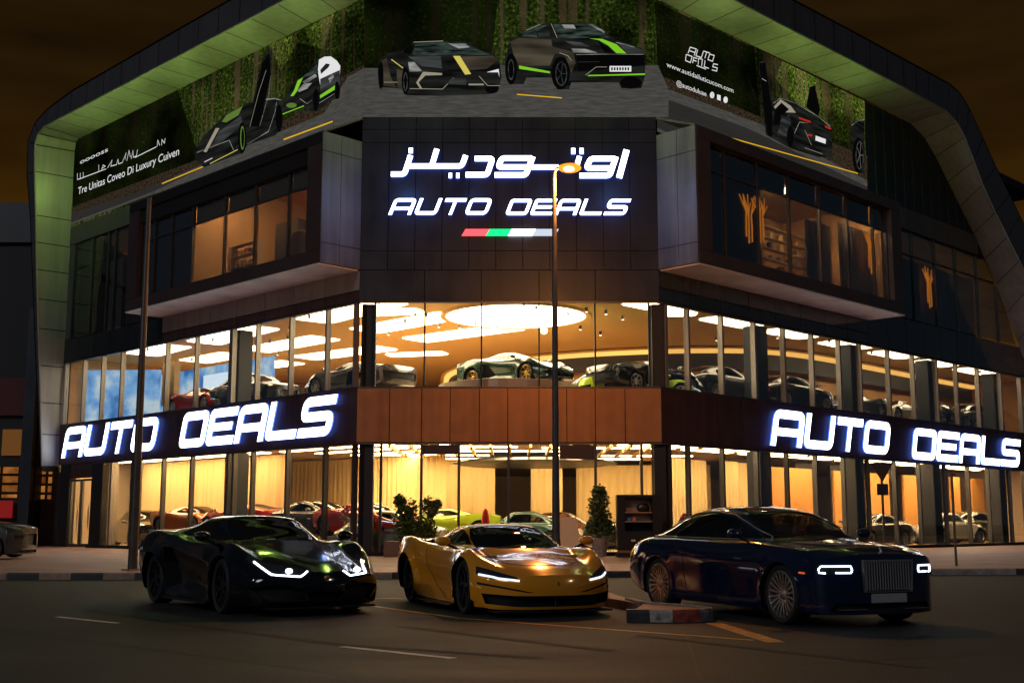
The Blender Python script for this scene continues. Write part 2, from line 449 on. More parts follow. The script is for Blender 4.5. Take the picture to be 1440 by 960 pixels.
def seat_mesh(m, s=1.):
    b = MB()
    def rb(x0, x1, z0, z1, w0, w1, lean=0):
        P = []
        for z, w in ((z0, w0), (z1, w1)):
            l = lean*(z-z0)
            P += [(x0-l, -w, z), (x1-l, -w, z), (x1-l, w, z), (x0-l, w, z)]
        b.hexa(P, m)
    rb(-.22*s, .3*s, .0, .16, .26, .25); rb(-.34*s, -.2*s, .12, .62, .26, .22, .25); rb(-.42*s, -.34*s, .63, .80, .13, .11, .1)
    return b.mesh('seat', True, True, .03)
def build_car(sp, name, dens=1., full=True):
    """one car: an Empty at its base with body, glazing, wheels, lamps and trim as parts"""
    root = empty(name); P = sp['paint']
    bm = loft_body(sp, dens); bvh = BVHTree.FromBMesh(bm)
    W = sp['W']; wb = sp['wb']
    # wheel arches
    well = MB()
    for sx in (1, -1):
        for sy in (1, -1):
            fl = (lambda f, sy=sy, sx=sx: f.calc_center_median().y*sy > W*.55 and abs(f.calc_center_median().x-sx*wb/2) < sp['Ra']+.15 and f.calc_center_median().z < sp['R']+sp['Ra']+.1)
            fs = carve(bm, arc_poly(sx*wb/2, sp['R'], sp['Ra'], 22 if full else 12, -.2), 'side', fl)
            bmesh.ops.delete(bm, geom=fs, context='FACES')
        for sy in (1, -1):
            n = 18; vs = []
            for i in range(n):
                a = math.pi*(-.12+1.24*i/(n-1))
                for yy in (W*.52, W*.965): vs.append((sx*wb/2+(sp['Ra']+.012)*math.cos(a), sy*yy, sp['R']+(sp['Ra']+.012)*math.sin(a)))
            well.add(vs, [(2*i, 2*i+1, 2*i+3, 2*i+2) for i in range(n-1)], M_matt)
            k = len(vs); well.add([vs[2*i] for i in range(n)], [tuple(range(n))], M_matt)
    # bottom faces out (underbody replaced by a dark tray)
    well.box((-wb/2-.5, -W*.52, sp['zfl']), (wb/2+.5, W*.52, sp['zfl']+.03), M_matt)
    well.build('wheel_well', root)
    UP = lambda f: f.normal.z > .05
    # glazing
    for (nm, poly, view, flt, m) in sp['glass']:
        polys = [(poly, 1)] if view == 'top' else [(poly, 1), (poly, -1)]
        for pl, sy in polys:
            if view == 'top': fl = lambda f: f.normal.z > .12 and f.calc_center_median().z > flt
            else: fl = lambda f, sy=sy: f.normal.y*sy > .12 and f.calc_center_median().z > flt and f.calc_center_median().y*sy > .3
            fs = carve(bm, pl, view, fl)
            if fs:
                g = MB(); take(bm, fs, g, m, off=-.006)
                o = g.build(nm, root, smooth=True, recalc=False)
    # dark / sunk regions
    for (nm, poly, view, side, depth, m, sym) in sp['cuts']:
        if not full and nm in ('vent',): continue
        outs = [(poly, 1)]
        if sym: outs.append((mirror(poly) if view == 'front' else (mirrory(poly) if view == 'top' else poly), -1))
        for pl, s_ in outs:
            if view == 'front': fl = (lambda f: f.normal.x*side > .05 and f.calc_center_median().x*side > wb/2+.1); ins = (-side*depth, 0, 0)
            elif view == 'side': fl = (lambda f, s_=s_: f.normal.y*s_ > .05 and f.calc_center_median().y*s_ > .5); ins = (0, -s_*depth, 0)
            else: fl = (lambda f: f.normal.z > .1 and f.calc_center_median().z > .4); ins = (0, 0, -depth)
            fs = carve(bm, pl, view, fl)
            if fs:
                g = MB(); take(bm, fs, g, m, inset=ins if depth else None)
                g.build(nm, root, smooth=True, recalc=False)
    if sp.get('roofmat'):
        me_idx = 1
        for f in carve(bm, sp['roofpoly'], 'top', lambda f: f.normal.z > .3 and f.calc_center_median().z > sp['roofz']): f.material_index = 1
    body = bm_obj(bm, 'body', root, P)
    if sp.get('roofmat'): body.data.materials.append(sp['roofmat'])
    bm.free()
    # beads: panel gaps, lamp strips, chrome lines
    groups = {}
    for (nm, line, view, side, rad, m, sym) in sp['lines']:
        if not full and nm == 'panel_gap': continue
        outs = [(line, side)]
        if sym: outs.append((mirror(line), side) if view == 'front' else ((mirrory(line), side) if view == 'top' else (line, -side)))
        for ln, sd_ in outs:
            g = MB(); ribbon(bvh, g, ln, view, rad, m, side=sd_, lift=.0 if nm == 'panel_gap' else .006)
            if g.v:
                if nm == 'panel_gap': groups.setdefault(nm, MB()).add(g.v, g.f, m)
                else: g.build(nm, root, smooth=True)
    for k, g in groups.items(): g.build(k, root, smooth=True)
    # wheels
    tm, rm = sp['wheels']
    for sx in (1, -1):
        for sy in (1, -1):
            wv = empty('wheel', (sx*wb/2, sy*(sp['track']), sp['R']), parent=root)
            steer = sp.get('steer', 0) if sx > 0 else 0
            if sy > 0: wv.rotation_euler = (0, 0, math.pi+steer)
            else: wv.rotation_euler = (0, 0, steer)
            put('tyre', tm, wv); put('rim', rm, wv)
    if full:
        st = seat_mesh(M_leather)
        for sy in (.36, -.36): put('seat', st, root, (sp['seatx'], sy, sp['seatz']))
        d = MB(); cx = sp['cowl']
        d.box((cx-.55, -.62, sp['beltz']-.28), (cx-.08, .62, sp['beltz']-.03), M_leather); d.build('dashboard', root, bevel=.04)
        s_ = MB(); c = Vector((cx-.66, .36, sp['beltz']-.08)); ring = []
        for i in range(19):
            a = 2*math.pi*i/18; ring.append(c+Vector((math.cos(a)*.06, math.sin(a)*.17, math.cos(a)*.165)))
        s_.tube(ring, .013, M_leather, 6); s_.tube([c, c+Vector((.12, 0, -.05))], .03, M_leather, 6); s_.tube([c-Vector((0, .16, 0)), c+Vector((0, .16, 0))], .012, M_leather, 5); s_.build('steering_wheel', root, True)
        t = MB(); t.box((-1.2, -.7, sp['zfl']+.05), (cx, .7, sp['zfl']+.10), M_leather); t.build('cabin_floor', root)
    for sy in (1, -1):
        mx, my, mz = sp['mirror']; g = MB()
        g.ball((mx, sy*(my+.09), mz+.05), (.07, .115, .065), P if not sp.get('mirrormat') else sp['mirrormat'], 14, 8); g.tube([(mx+.02, sy*(my-.1), mz-.05), (mx+.01, sy*my, mz-.01), (mx, sy*(my+.05), mz+.02)], .022, M_blk, 6)
        g.box((mx-.058, sy*(my+.09)-.08, mz+.01), (mx-.05, sy*(my+.09)+.08, mz+.09), M_chrome)
        g.build('mirror', root, smooth=True)
    if sp.get('extra'): sp['extra'](root, bvh, sp)
    return root
def copy_tree(o, parent=None):
    c = o.copy(); COL.objects.link(c)
    if parent: c.parent = parent
    for ch in list(o.children): copy_tree(ch, c)
    return c
def repaint(root, m):
    for ch in root.children:
        if ch.name.split('.')[0] in ('body', 'mirror'):
            for s_ in ch.material_slots[:1]: s_.link = 'OBJECT'; s_.material = m
def place(root, x, y, deg, s=1., z=0.):
    root.location = (x, y, z); root.rotation_euler = (0, 0, R(deg)); root.scale = (s, s, s)
# ================================================================ car bodies (half sections: floor edge, sill, lower side, side, shoulder, base of glass, rail, centre height)
def spec_black():
    p = mat('paint_black', (.0015, .002, .004), .10, .0, coat=.6, spec=.4)
    S = dict(paint=p, W=1.0, wb=2.7, R=.35, Ra=.395, wx=(-1.5, 1.35), nose=2.4, tail=-2.38, kf=(.42, 2.2), kr=(.22, 3), flare=.035, track=.86, zfl=.13,
             seatx=-.25, seatz=.22, cowl=1.0, beltz=.88, mirror=(.78, .96, .93), steer=R(-4), bulf=.05)
    S['rows'] = [
        (2.40, [(.70, .13), (.84, .15), (.88, .26), (.88, .38), (.80, .47), (.55, .52), (.3, .545)], .55),
        (2.10, [(.80, .12), (.95, .14), (.97, .30), (.97, .48), (.89, .63), (.60, .63), (.3, .65)], .655),
        (1.70, [(.85, .12), (.98, .14), (1.0, .34), (1.0, .58), (.89, .81), (.62, .75), (.3, .765)], .77),
        (1.35, [(.85, .12), (.99, .14), (1.0, .36), (1.0, .64), (.89, .90), (.65, .83), (.32, .85)], .855),
        (1.00, [(.85, .12), (.98, .14), (.97, .35), (.99, .65), (.90, .90), (.70, .90), (.42, .93)], .945),
        (.50, [(.85, .12), (.95, .14), (.90, .35), (.97, .66), (.92, .87), (.76, .91), (.52, 1.10)], 1.14),
        (.10, [(.85, .12), (.95, .14), (.86, .36), (.97, .68), (.93, .88), (.77, .93), (.53, 1.21)], 1.255),
        (-.35, [(.85, .12), (.95, .14), (.85, .38), (.98, .72), (.96, .91), (.78, .97), (.50, 1.22)], 1.265),
        (-.90, [(.85, .12), (.97, .15), (.93, .40), (1.01, .74), (1.0, .98), (.80, 1.04), (.46, 1.13)], 1.19),
        (-1.35, [(.85, .13), (.99, .16), (1.02, .42), (1.04, .76), (.99, 1.03), (.80, 1.05), (.44, 1.08)], 1.11),
        (-1.90, [(.82, .16), (.96, .20), (1.02, .44), (1.03, .74), (.97, .99), (.80, 1.0), (.44, 1.02)], 1.035),
        (-2.38, [(.70, .27), (.88, .31), (.95, .48), (.97, .72), (.92, .92), (.75, .95), (.4, .96)], .965)]
    S['glass'] = [
        ('windscreen', [(1.10, 0), (1.07, .35), (.92, .66), (.55, .60), (.22, .49), (.20, 0), (.22, -.49), (.55, -.60), (.92, -.66), (1.07, -.35)], 'top', .80, M_carglass),
        ('side_window', [(.80, .935), (.45, 1.055), (.12, 1.17), (-.28, 1.175), (-.62, 1.08), (-.72, 1.0), (-.3, .965), (.3, .93)], 'side', .88, M_carglass)]
    S['cuts'] = [
        ('air_intake', [(.70, .19), (.90, .36), (.55, .40), (.30, .33), (.22, .20)], 'front', 1, .12, M_matt, True),
        ('air_intake', [(-.20, .19), (.20, .19), (.26, .30), (-.26, .30)], 'front', 1, .10, M_matt, False),
        ('headlight', [(.84, .70), (.66, .50), (.32, .475), (.20, .56), (.36, .60), (.62, .66), (.76, .76)], 'front', 1, 0, M_lens, True),
        ('side_intake', [(-.22, .36), (-.86, .24), (-.94, .60), (-.86, .83), (-.55, .80)], 'side', 1, .22, M_matt, True),
        ('engine_cover', [(-.75, -.34), (-2.0, -.42), (-2.0, .42), (-.75, .34)], 'top', 1, .02, M_matt, False),
        ('tail_panel', [(-.82, .45), (.82, .45), (.88, .72), (-.88, .72)], 'front', -1, .05, M_matt, False)]
    S['lines'] = [
        ('headlight_strip', [(.755, .665), (.655, .515), (.34, .49), (.245, .55)], 'front', 1, .011, M_drl, True),
        ('panel_gap', [(.86, .32), (.98, .62), (.93, .90)], 'side', 1, .006, M_matt, True),
        ('panel_gap', [(-.60, .96), (-.36, .70), (-.20, .34), (.86, .30)], 'side', 1, .006, M_matt, True),
        ('panel_gap', [(1.15, -.60), (2.05, -.30), (2.12, 0), (2.05, .30), (1.15, .60)], 'top', 1, .006, M_matt, False)]
    S['wheels'] = wheel_meshes(.35, .27, 6, 'y', M_darkalloy)
    def extra(root, bvh, sp):
        g = MB()
        for sy in (1, -1):
            h = bvh.ray_cast(Vector((4, sy*.47, .53)), Vector((-1, 0, 0)))[0]
            if h: g.ball(h+Vector((.0, 0, .03)), (.02, .05, .035), M_drl, 10, 6)
        pieces(g, 'projector_lamp', root, smooth=True)
        b = MB(); h = bvh.ray_cast(Vector((4, 0, .47)), Vector((-1, 0, 0)))[0]
        if h: b.lathe([(.001, .012), (.03, .010), (.036, 0)], M_gold, 14, 'x', h)
        b.build('badge', root, smooth=True)
        s = MB(); s.box((2.1, -.72, .095), (2.48-.1, .72, .12), M_blk)
        for sy in (1, -1): s.hexa([(-.9, sy*.93, .10), (.9, sy*.93, .10), (.9, sy*1.03, .10), (-.9, sy*1.03, .10), (-.9, sy*.93, .15), (.9, sy*.93, .15), (.9, sy*1.02, .13), (-.9, sy*1.02, .13)], M_blk)
        pieces(s, 'skirt', root, bevel=.008)
        w = MB(); w.box((-2.34, -.85, 1.02), (-2.12, .85, 1.045), M_blk)
        for sy in (.55, -.55): w.box((-2.28, sy-.02, .9), (-2.16, sy+.02, 1.02), M_blk)
        w.build('rear_wing', root, bevel=.006)
    S['extra'] = extra
    return S
def spec_yellow():
    p = mat('paint_amber', (.86, .33, .010), .16, .1, coat=1)
    S = dict(paint=p, W=.97, wb=2.64, R=.355, Ra=.398, wx=(-1.5, 1.2), nose=2.3, tail=-2.32, kf=(.46, 2.4), kr=(.25, 3), flare=.04, track=.83, zfl=.12,
             seatx=-.15, seatz=.2, cowl=1.1, beltz=.86, mirror=(.80, .99, .90), steer=R(-3), bulf=.05)
    S['rows'] = [
        (2.30, [(.70, .10), (.86, .12), (.90, .24), (.90, .38), (.82, .49), (.55, .51), (.3, .53)], .535),
        (2.05, [(.80, .10), (.93, .12), (.96, .28), (.96, .48), (.88, .65), (.58, .61), (.3, .62)], .625),
        (1.70, [(.82, .10), (.96, .12), (.98, .33), (.985, .56), (.89, .77), (.61, .695), (.3, .71)], .72),
        (1.32, [(.82, .10), (.97, .12), (.98, .34), (.99, .61), (.88, .855), (.64, .765), (.3, .79)], .80),
        (1.05, [(.82, .10), (.96, .12), (.95, .34), (.975, .60), (.88, .845), (.67, .845), (.4, .87)], .885),
        (.55, [(.82, .10), (.93, .12), (.89, .34), (.94, .60), (.87, .81), (.74, .87), (.52, 1.05)], 1.09),
        (.10, [(.82, .10), (.92, .12), (.87, .34), (.93, .60), (.87, .80), (.74, .87), (.52, 1.14)], 1.185),
        (-.40, [(.82, .10), (.93, .12), (.90, .36), (.95, .64), (.90, .86), (.73, .90), (.48, 1.13)], 1.18),
        (-.90, [(.82, .11), (.95, .14), (.97, .40), (1.0, .70), (.96, .93), (.74, .92), (.42, 1.04)], 1.10),
        (-1.32, [(.82, .12), (.97, .16), (1.0, .42), (1.02, .74), (.96, .985), (.76, .955), (.4, .98)], 1.02),
        (-1.85, [(.80, .16), (.94, .20), (1.0, .44), (1.01, .72), (.93, .98), (.76, .94), (.4, .94)], .955),
        (-2.32, [(.70, .27), (.84, .31), (.92, .48), (.94, .70), (.88, .89), (.72, .90), (.4, .91)], .915)]
    S['glass'] = [
        ('windscreen', [(1.16, 0), (1.12, .35), (.97, .65), (.60, .62), (.30, .53), (.27, 0), (.30, -.53), (.60, -.62), (.97, -.65), (1.12, -.35)], 'top', .76, M_carglass),
        ('side_window', [(.78, .90), (.48, 1.02), (.18, 1.10), (-.25, 1.10), (-.52, 1.02), (-.66, .93), (-.2, .905), (.3, .885)], 'side', .85, M_carglass)]
    S['cuts'] = [
        ('air_intake', [(-.90, .30), (-.55, .275), (.55, .275), (.90, .30), (.86, .17), (.5, .135), (-.5, .135), (-.86, .17)], 'front', 1, .14, M_matt, False),
        ('headlight', [(.91, .64), (.84, .62), (.52, .51), (.46, .455), (.80, .485), (.93, .54)], 'front', 1, 0, M_lens, True),
        ('front_slot', [(.93, .44), (.42, .335), (.30, .31), (.42, .315), (.93, .41)], 'front', 1, .02, M_matt, True),
        ('shoulder_intake', [(-.42, .76), (-1.06, .66), (-1.08, .80), (-.80, .90)], 'top', 1, .16, M_matt, True),
        ('engine_cover', [(-.8, -.32), (-1.9, -.40), (-1.9, .40), (-.8, .32)], 'top', 1, .02, M_darkglass, False),
        ('tail_panel', [(-.82, .40), (.82, .40), (.86, .62), (-.86, .62)], 'front', -1, .05, M_matt, False)]
    S['roofmat'] = M_blk; S['roofz'] = 1.05
    S['roofpoly'] = [(.27, .50), (-.55, .46), (-.55, -.46), (.27, -.50)]
    S['lines'] = [
        ('headlight_strip', [(.90, .535), (.72, .49), (.49, .462)], 'front', 1, .014, emis('lamp_glow_soft', (.75, .85, 1), 1.6), True),
        ('panel_gap', [(.86, .22), (.93, .55), (.80, .86)], 'side', 1, .005, M_matt, True),
        ('panel_gap', [(-.50, .88), (-.40, .60), (-.10, .30), (.50, .16)], 'side', 1, .005, M_matt, True),
        ('panel_gap', [(1.15, -.62), (1.75, -.52), (1.95, -.3), (1.99, 0), (1.95, .3), (1.75, .52), (1.15, .62)], 'top', 1, .005, M_matt, False)]
    S['wheels'] = wheel_meshes(.355, .27, 5, 'y', M_darkalloy)
    def extra(root, bvh, sp):
        b = MB(); h = bvh.ray_cast(Vector((4, 0, .42)), Vector((-1, 0, 0)))[0]
        if h: b.tube([h+Vector((0, -.012, -.03)), h+Vector((.004, .01, 0)), h+Vector((0, -.004, .03))], .007, M_matt, 5); b.build('badge', root, smooth=True)
        s = MB(); s.box((1.85, -.80, .065), (2.27, .80, .085), M_matt)
        s.box((2.235, -.004, .14), (2.25, .004, .28), M_satin)
        for sy in (1, -1): s.hexa([(-.85, sy*.90, .075), (.85, sy*.90, .075), (.85, sy*1.02, .075), (-.85, sy*1.0, .075), (-.85, sy*.90, .12), (.85, sy*.90, .12), (.85, sy*1.02, .09), (-.85, sy*1.0, .09)], M_blk)
        pieces(s, 'splitter', root, bevel=.006)
        r = MB(); r.box((.38, -.10, 1.04), (.40, .10, 1.09), M_blk); r.build('rear_view_mirror', root, bevel=.006)
    S['extra'] = extra
    return S
def spec_blue():
    p = mat('paint_midnight', (.004, .011, .042), .10, .2, coat=.8, spec=.5)
    S = dict(paint=p, W=.97, wb=3.11, R=.372, Ra=.41, wx=(-1.9, 1.9), nose=2.44, tail=-2.82, kf=(.32, 3.4), kr=(.30, 3), flare=.022, track=.83, zfl=.17,
             seatx=-.35, seatz=.38, cowl=1.1, beltz=1.04, mirror=(.72, .98, 1.08), steer=R(-3), bulf=.015)
    S['rows'] = [
        (2.44, [(.80, .16), (.88, .19), (.92, .42), (.92, .66), (.88, .80), (.70, .86), (.4, .885)], .89),
        (2.25, [(.82, .15), (.93, .18), (.955, .43), (.96, .68), (.91, .85), (.70, .90), (.4, .93)], .94),
        (1.90, [(.82, .15), (.94, .18), (.965, .44), (.97, .71), (.92, .92), (.72, .96), (.4, .99)], 1.0),
        (1.50, [(.82, .15), (.95, .18), (.965, .45), (.975, .74), (.93, .96), (.75, 1.0), (.4, 1.035)], 1.045),
        (1.08, [(.82, .15), (.95, .18), (.965, .45), (.975, .75), (.93, .98), (.80, 1.03), (.45, 1.075)], 1.095),
        (.60, [(.82, .15), (.95, .18), (.965, .45), (.975, .76), (.92, .99), (.82, 1.05), (.64, 1.26)], 1.30),
        (.20, [(.82, .15), (.95, .18), (.965, .45), (.975, .76), (.92, .99), (.82, 1.05), (.63, 1.39)], 1.44),
        (-.30, [(.82, .15), (.95, .18), (.965, .45), (.975, .77), (.92, 1.0), (.82, 1.06), (.62, 1.45)], 1.51),
        (-.80, [(.82, .15), (.95, .18), (.965, .46), (.975, .78), (.93, 1.01), (.82, 1.06), (.61, 1.43)], 1.505),
        (-1.30, [(.82, .16), (.95, .20), (.97, .48), (.98, .79), (.94, 1.02), (.81, 1.07), (.58, 1.34)], 1.43),
        (-1.80, [(.82, .18), (.95, .22), (.97, .50), (.98, .79), (.93, 1.02), (.79, 1.07), (.55, 1.19)], 1.28),
        (-2.20, [(.80, .20), (.93, .26), (.96, .52), (.965, .78), (.91, .99), (.75, 1.03), (.5, 1.07)], 1.12),
        (-2.60, [(.76, .26), (.87, .32), (.92, .52), (.93, .74), (.86, .93), (.70, .97), (.4, .99)], 1.0),
        (-2.82, [(.70, .32), (.80, .36), (.86, .52), (.86, .70), (.80, .85), (.62, .89), (.36, .90)], .905)]
    S['glass'] = [
        ('windscreen', [(1.14, 0), (1.12, .35), (1.02, .72), (.60, .66), (.27, .57), (.24, 0), (.27, -.57), (.60, -.66), (1.02, -.72), (1.12, -.35)], 'top', 1.06, M_carglass),
        ('rear_window', [(-1.40, .48), (-1.40, -.48), (-2.10, -.50), (-2.10, .50)], 'top', 1.08, M_darkglass),
        ('side_window', [(.86, 1.08), (.52, 1.22), (.15, 1.345), (-.35, 1.40), (-.85, 1.385), (-1.35, 1.29), (-1.75, 1.18), (-2.0, 1.09), (-1.0, 1.075)], 'side', 1.05, M_carglass)]
    S['cuts'] = [
        ('grille_opening', [(-.34, .44), (.34, .44), (.36, .80), (-.36, .80)], 'front', 1, .08, M_matt, False),
        ('air_intake', [(-.78, .20), (.78, .20), (.70, .30), (-.70, .30)], 'front', 1, .08, M_matt, False),
        ('headlight', [(.50, .64), (.86, .645), (.88, .76), (.50, .765)], 'front', 1, 0, M_lens, True),
        ('tail_lamp', [(.72, .62), (.80, .62), (.80, .84), (.72, .84)], 'front', -1, 0, mat('tail_red', (.25, .01, .01), .15, coat=1), True)]
    S['lines'] = [
        ('headlight_strip', [(.70, .665), (.525, .665), (.51, .70), (.525, .745), (.84, .742), (.865, .71), (.86, .665), (.80, .66)], 'front', 1, .010, M_drl, True),
        ('window_trim', [(1.02, 1.055), (.52, 1.255), (.15, 1.375), (-.35, 1.43), (-.85, 1.415), (-1.35, 1.32), (-1.75, 1.21), (-2.08, 1.085)], 'side', 1, .012, M_satin, True),
        ('side_trim', [(.98, 1.045), (0, 1.05), (-1.0, 1.06), (-2.06, 1.07)], 'side', 1, .009, M_satin, True),
        ('panel_gap', [(.92, .30), (1.0, .60), (.98, 1.02)], 'side', 1, .005, M_matt, True),
        ('panel_gap', [(-.82, 1.05), (-.80, .60), (-.72, .28), (.92, .28)], 'side', 1, .005, M_matt, True),
        ('side_marker', [(1.98, .66), (2.06, .655)], 'side', 1, .013, emis('marker_amber', (1, .16, .03), .6), True),
        ('panel_gap', [(1.15, -.74), (2.32, -.42), (2.32, .42), (1.15, .74)], 'top', 1, .005, M_matt, False),
        ('door_handle', [(.55, .80), (.72, .795)], 'side', 1, .012, M_satin, True)]
    S['wheels'] = wheel_meshes(.372, .27, 10, 'pair', M_alloy, rim=.80)
    def extra(root, bvh, sp):
        g = MB(); x0 = 2.455
        P = [(-.37, .43), (.37, .43), (.39, .82), (-.39, .82)]
        for i in range(4):
            a, b = P[i], P[(i+1) % 4]
            g.hexa([(x0-.10, a[0]*.99, a[1]), (x0+.02, a[0]*.99, a[1]), (x0+.02, b[0]*.99, b[1]), (x0-.10, b[0]*.99, b[1]),
                    (x0-.10, a[0]*.9, .44+(a[1]-.44)*.93+.005), (x0+.02, a[0]*.92, .44+(a[1]-.44)*.93+.005), (x0+.02, b[0]*.92, .44+(b[1]-.44)*.93+.005), (x0-.10, b[0]*.9, .44+(b[1]-.44)*.93+.005)], M_satin)
        g.build('grille_frame', root)
        v = MB()
        for i in range(17):
            y = -.325+.65*i/16; v.hexa([(x0-.05, y-.003, .45), (x0+.004, y-.010, .45), (x0+.004, y+.010, .45), (x0-.05, y+.003, .45), (x0-.05, y-.003, .80), (x0+.004, y-.010, .80), (x0+.004, y+.010, .80), (x0-.05, y+.003, .80)], M_chrome)
        for z in (.56, .68): v.box((x0-.045, -.33, z-.004), (x0-.02, .33, z+.004), M_satin)
        v.build('grille', root)
        n = MB(); n.box((x0-.0, -.27, .30), (x0+.018, .27, .41), mat('plate_grey', (.30, .30, .31), .45)); n.build('number_plate', root, bevel=.004)
        m = MB(); m.tube([(x0-.10, 0, .89), (x0-.11, 0, .94), (x0-.15, 0, .975)], [.022, .012, .004], M_chrome, 8); m.build('bonnet_ornament', root, smooth=True)
        for s_ in (-1, 1):
            b = MB(); b.box((x0-.22, s_*.48-.2, .215), (x0-.05, s_*.48+.2, .222), M_satin); b.build('bumper_trim', root, bevel=.002)
        r = MB(); r.box((.42, -.11, 1.27), (.44, .11, 1.33), M_blk); r.build('rear_view_mirror', root, bevel=.006)
    S['extra'] = extra
    return S
HERO = []
t = build_car(spec_black(), 'sports_car', 1.0)
tag(t, 'low black wedge shaped supercar with glowing angled daylight strips', 'sports car'); place(t, -4.0, 18.9, 34-90, 1.085); HERO.append(t)
t = build_car(spec_yellow(), 'sports_car', 1.0)
tag(t, 'amber yellow supercar parked between the black and the dark blue car', 'sports car'); place(t, -.23, 18.75, 20.4-90, 1.046); HERO.append(t)
t = build_car(spec_blue(), 'luxury_coupe', 1.0)
tag(t, 'large dark blue coupe with upright chrome slat grille', 'coupe'); place(t, 3.64, 17.15, 23-90, .985); HERO.append(t)
# ================================================================ ground, road, pavement, island
def sheet(name, pts, z, m, kind='structure', th=0):
    g = MB(); n = len(pts)
    if th:
        vs = [(x, y, z-th) for x, y in pts]+[(x, y, z) for x, y in pts]
        g.add(vs, [tuple(range(n))[::-1], tuple(range(n, 2*n))]+[(i, (i+1) % n, n+(i+1) % n, n+i) for i in range(n)], m)
    else: g.add([(x, y, z) for x, y in pts], [tuple(range(n))], m)
    o = g.build(name, recalc=bool(th)); tag(o, kind=kind); return o
def asphalt():
    m = bpy.data.materials.new('asphalt'); m.use_nodes = True; n = m.node_tree; b = n.nodes['Principled BSDF']
    t = n.nodes.new('ShaderNodeTexCoord'); L = n.links.new
    a = n.nodes.new('ShaderNodeTexNoise'); a.inputs['Scale'].default_value = .5; a.inputs['Detail'].default_value = 8; a.inputs['Roughness'].default_value = .6
    mp = n.nodes.new('ShaderNodeMapping'); mp.inputs['Scale'].default_value = (.25, 1.6, 1)
    L(t.outputs['Object'], mp.inputs[0]); L(mp.outputs[0], a.inputs['Vector'])
    r = n.nodes.new('ShaderNodeValToRGB'); r.color_ramp.elements[0].position = .32; r.color_ramp.elements[0].color = (.007, .0075, .0085, 1)
    r.color_ramp.elements[1].position = .70; r.color_ramp.elements[1].color = (.040, .038, .037, 1)
    L(a.outputs['Fac'], r.inputs[0])
    g = n.nodes.new('ShaderNodeTexNoise'); g.inputs['Scale'].default_value = 45; g.inputs['Detail'].default_value = 3
    L(t.outputs['Object'], g.inputs['Vector'])
    mr = n.nodes.new('ShaderNodeMapRange'); mr.inputs['From Min'].default_value = .3; mr.inputs['From Max'].default_value = .7; mr.inputs['To Min'].default_value = .4; mr.inputs['To Max'].default_value = 1.9
    L(g.outputs['Fac'], mr.inputs[0])
    mx = n.nodes.new('ShaderNodeMixRGB'); mx.blend_type = 'MULTIPLY'; mx.inputs[0].default_value = 1
    L(r.outputs[0], mx.inputs[1]); L(mr.outputs[0], mx.inputs[2]); L(mx.outputs[0], b.inputs['Base Color'])
    m2 = n.nodes.new('ShaderNodeMapRange'); m2.inputs['To Min'].default_value = .55; m2.inputs['To Max'].default_value = .9; b.inputs['Specular IOR Level'].default_value = .28
    L(a.outputs['Fac'], m2.inputs[0]); L(m2.outputs[0], b.inputs['Roughness'])
    bp = n.nodes.new('ShaderNodeBump'); bp.inputs['Strength'].default_value = .5; bp.inputs['Distance'].default_value = .008
    L(g.outputs['Fac'], bp.inputs['Height']); L(bp.outputs[0], b.inputs['Normal'])
    return m
def tiles(name, c1, c2, sx, rough=.6, mortar=(.05, .04, .035)):
    m = bpy.data.materials.new(name); m.use_nodes = True; n = m.node_tree; b = n.nodes['Principled BSDF']; L = n.links.new
    t = n.nodes.new('ShaderNodeTexCoord'); br = n.nodes.new('ShaderNodeTexBrick'); br.inputs['Scale'].default_value = sx
    br.inputs['Color1'].default_value = (*c1, 1); br.inputs['Color2'].default_value = (*c2, 1); br.inputs['Mortar'].default_value = (*mortar, 1); br.inputs['Mortar Size'].default_value = .012
    nz = n.nodes.new('ShaderNodeTexNoise'); nz.inputs['Scale'].default_value = .8; nz.inputs['Detail'].default_value = 6
    mr = n.nodes.new('ShaderNodeMapRange'); mr.inputs['From Min'].default_value = .3; mr.inputs['From Max'].default_value = .7; mr.inputs['To Min'].default_value = .7; mr.inputs['To Max'].default_value = 1.25
    mx = n.nodes.new('ShaderNodeMixRGB'); mx.blend_type = 'MULTIPLY'; mx.inputs[0].default_value = 1
    L(t.outputs['Object'], br.inputs['Vector']); L(t.outputs['Object'], nz.inputs['Vector']); L(nz.outputs['Fac'], mr.inputs[0])
    L(br.outputs[0], mx.inputs[1]); L(mr.outputs[0], mx.inputs[2]); L(mx.outputs[0], b.inputs['Base Color']); b.inputs['Roughness'].default_value = rough
    return m
M_asph = asphalt()
sheet('road', [(-600, -80), (600, -80), (600, 900), (-600, 900)], 0, M_asph)
KL = [(-70, 27.3), (-7, 27.35), (-2, 27.7), (4, 28.6), (9.5, 29.7), (18, 30.3), (70, 30.8)]
M_pave = tiles('paving', (.30, .17, .14), (.34, .20, .165), 2.2)
M_apron = tiles('apron_stone', (.26, .19, .14), (.30, .22, .16), 1.1)
sheet('pavement', [(x, y+.15) for x, y in KL]+[(70, 42), (70, 120), (-70, 120), (-70, 42)], .13, M_pave, th=.16)
M_ktan = mat('kerb_tan', (.30, .21, .15), .7, noise=(5, .3)); M_kblk = mat('kerb_black', (.03, .03, .032), .6, noise=(5, .4)); M_kcon = mat('kerb_concrete', (.24, .22, .2), .75, noise=(6, .35))
M_kred = mat('kerb_red', (.30, .05, .03), .7, noise=(9, .6)); M_kwht = mat('kerb_white', (.34, .31, .27), .7, noise=(9, .6))
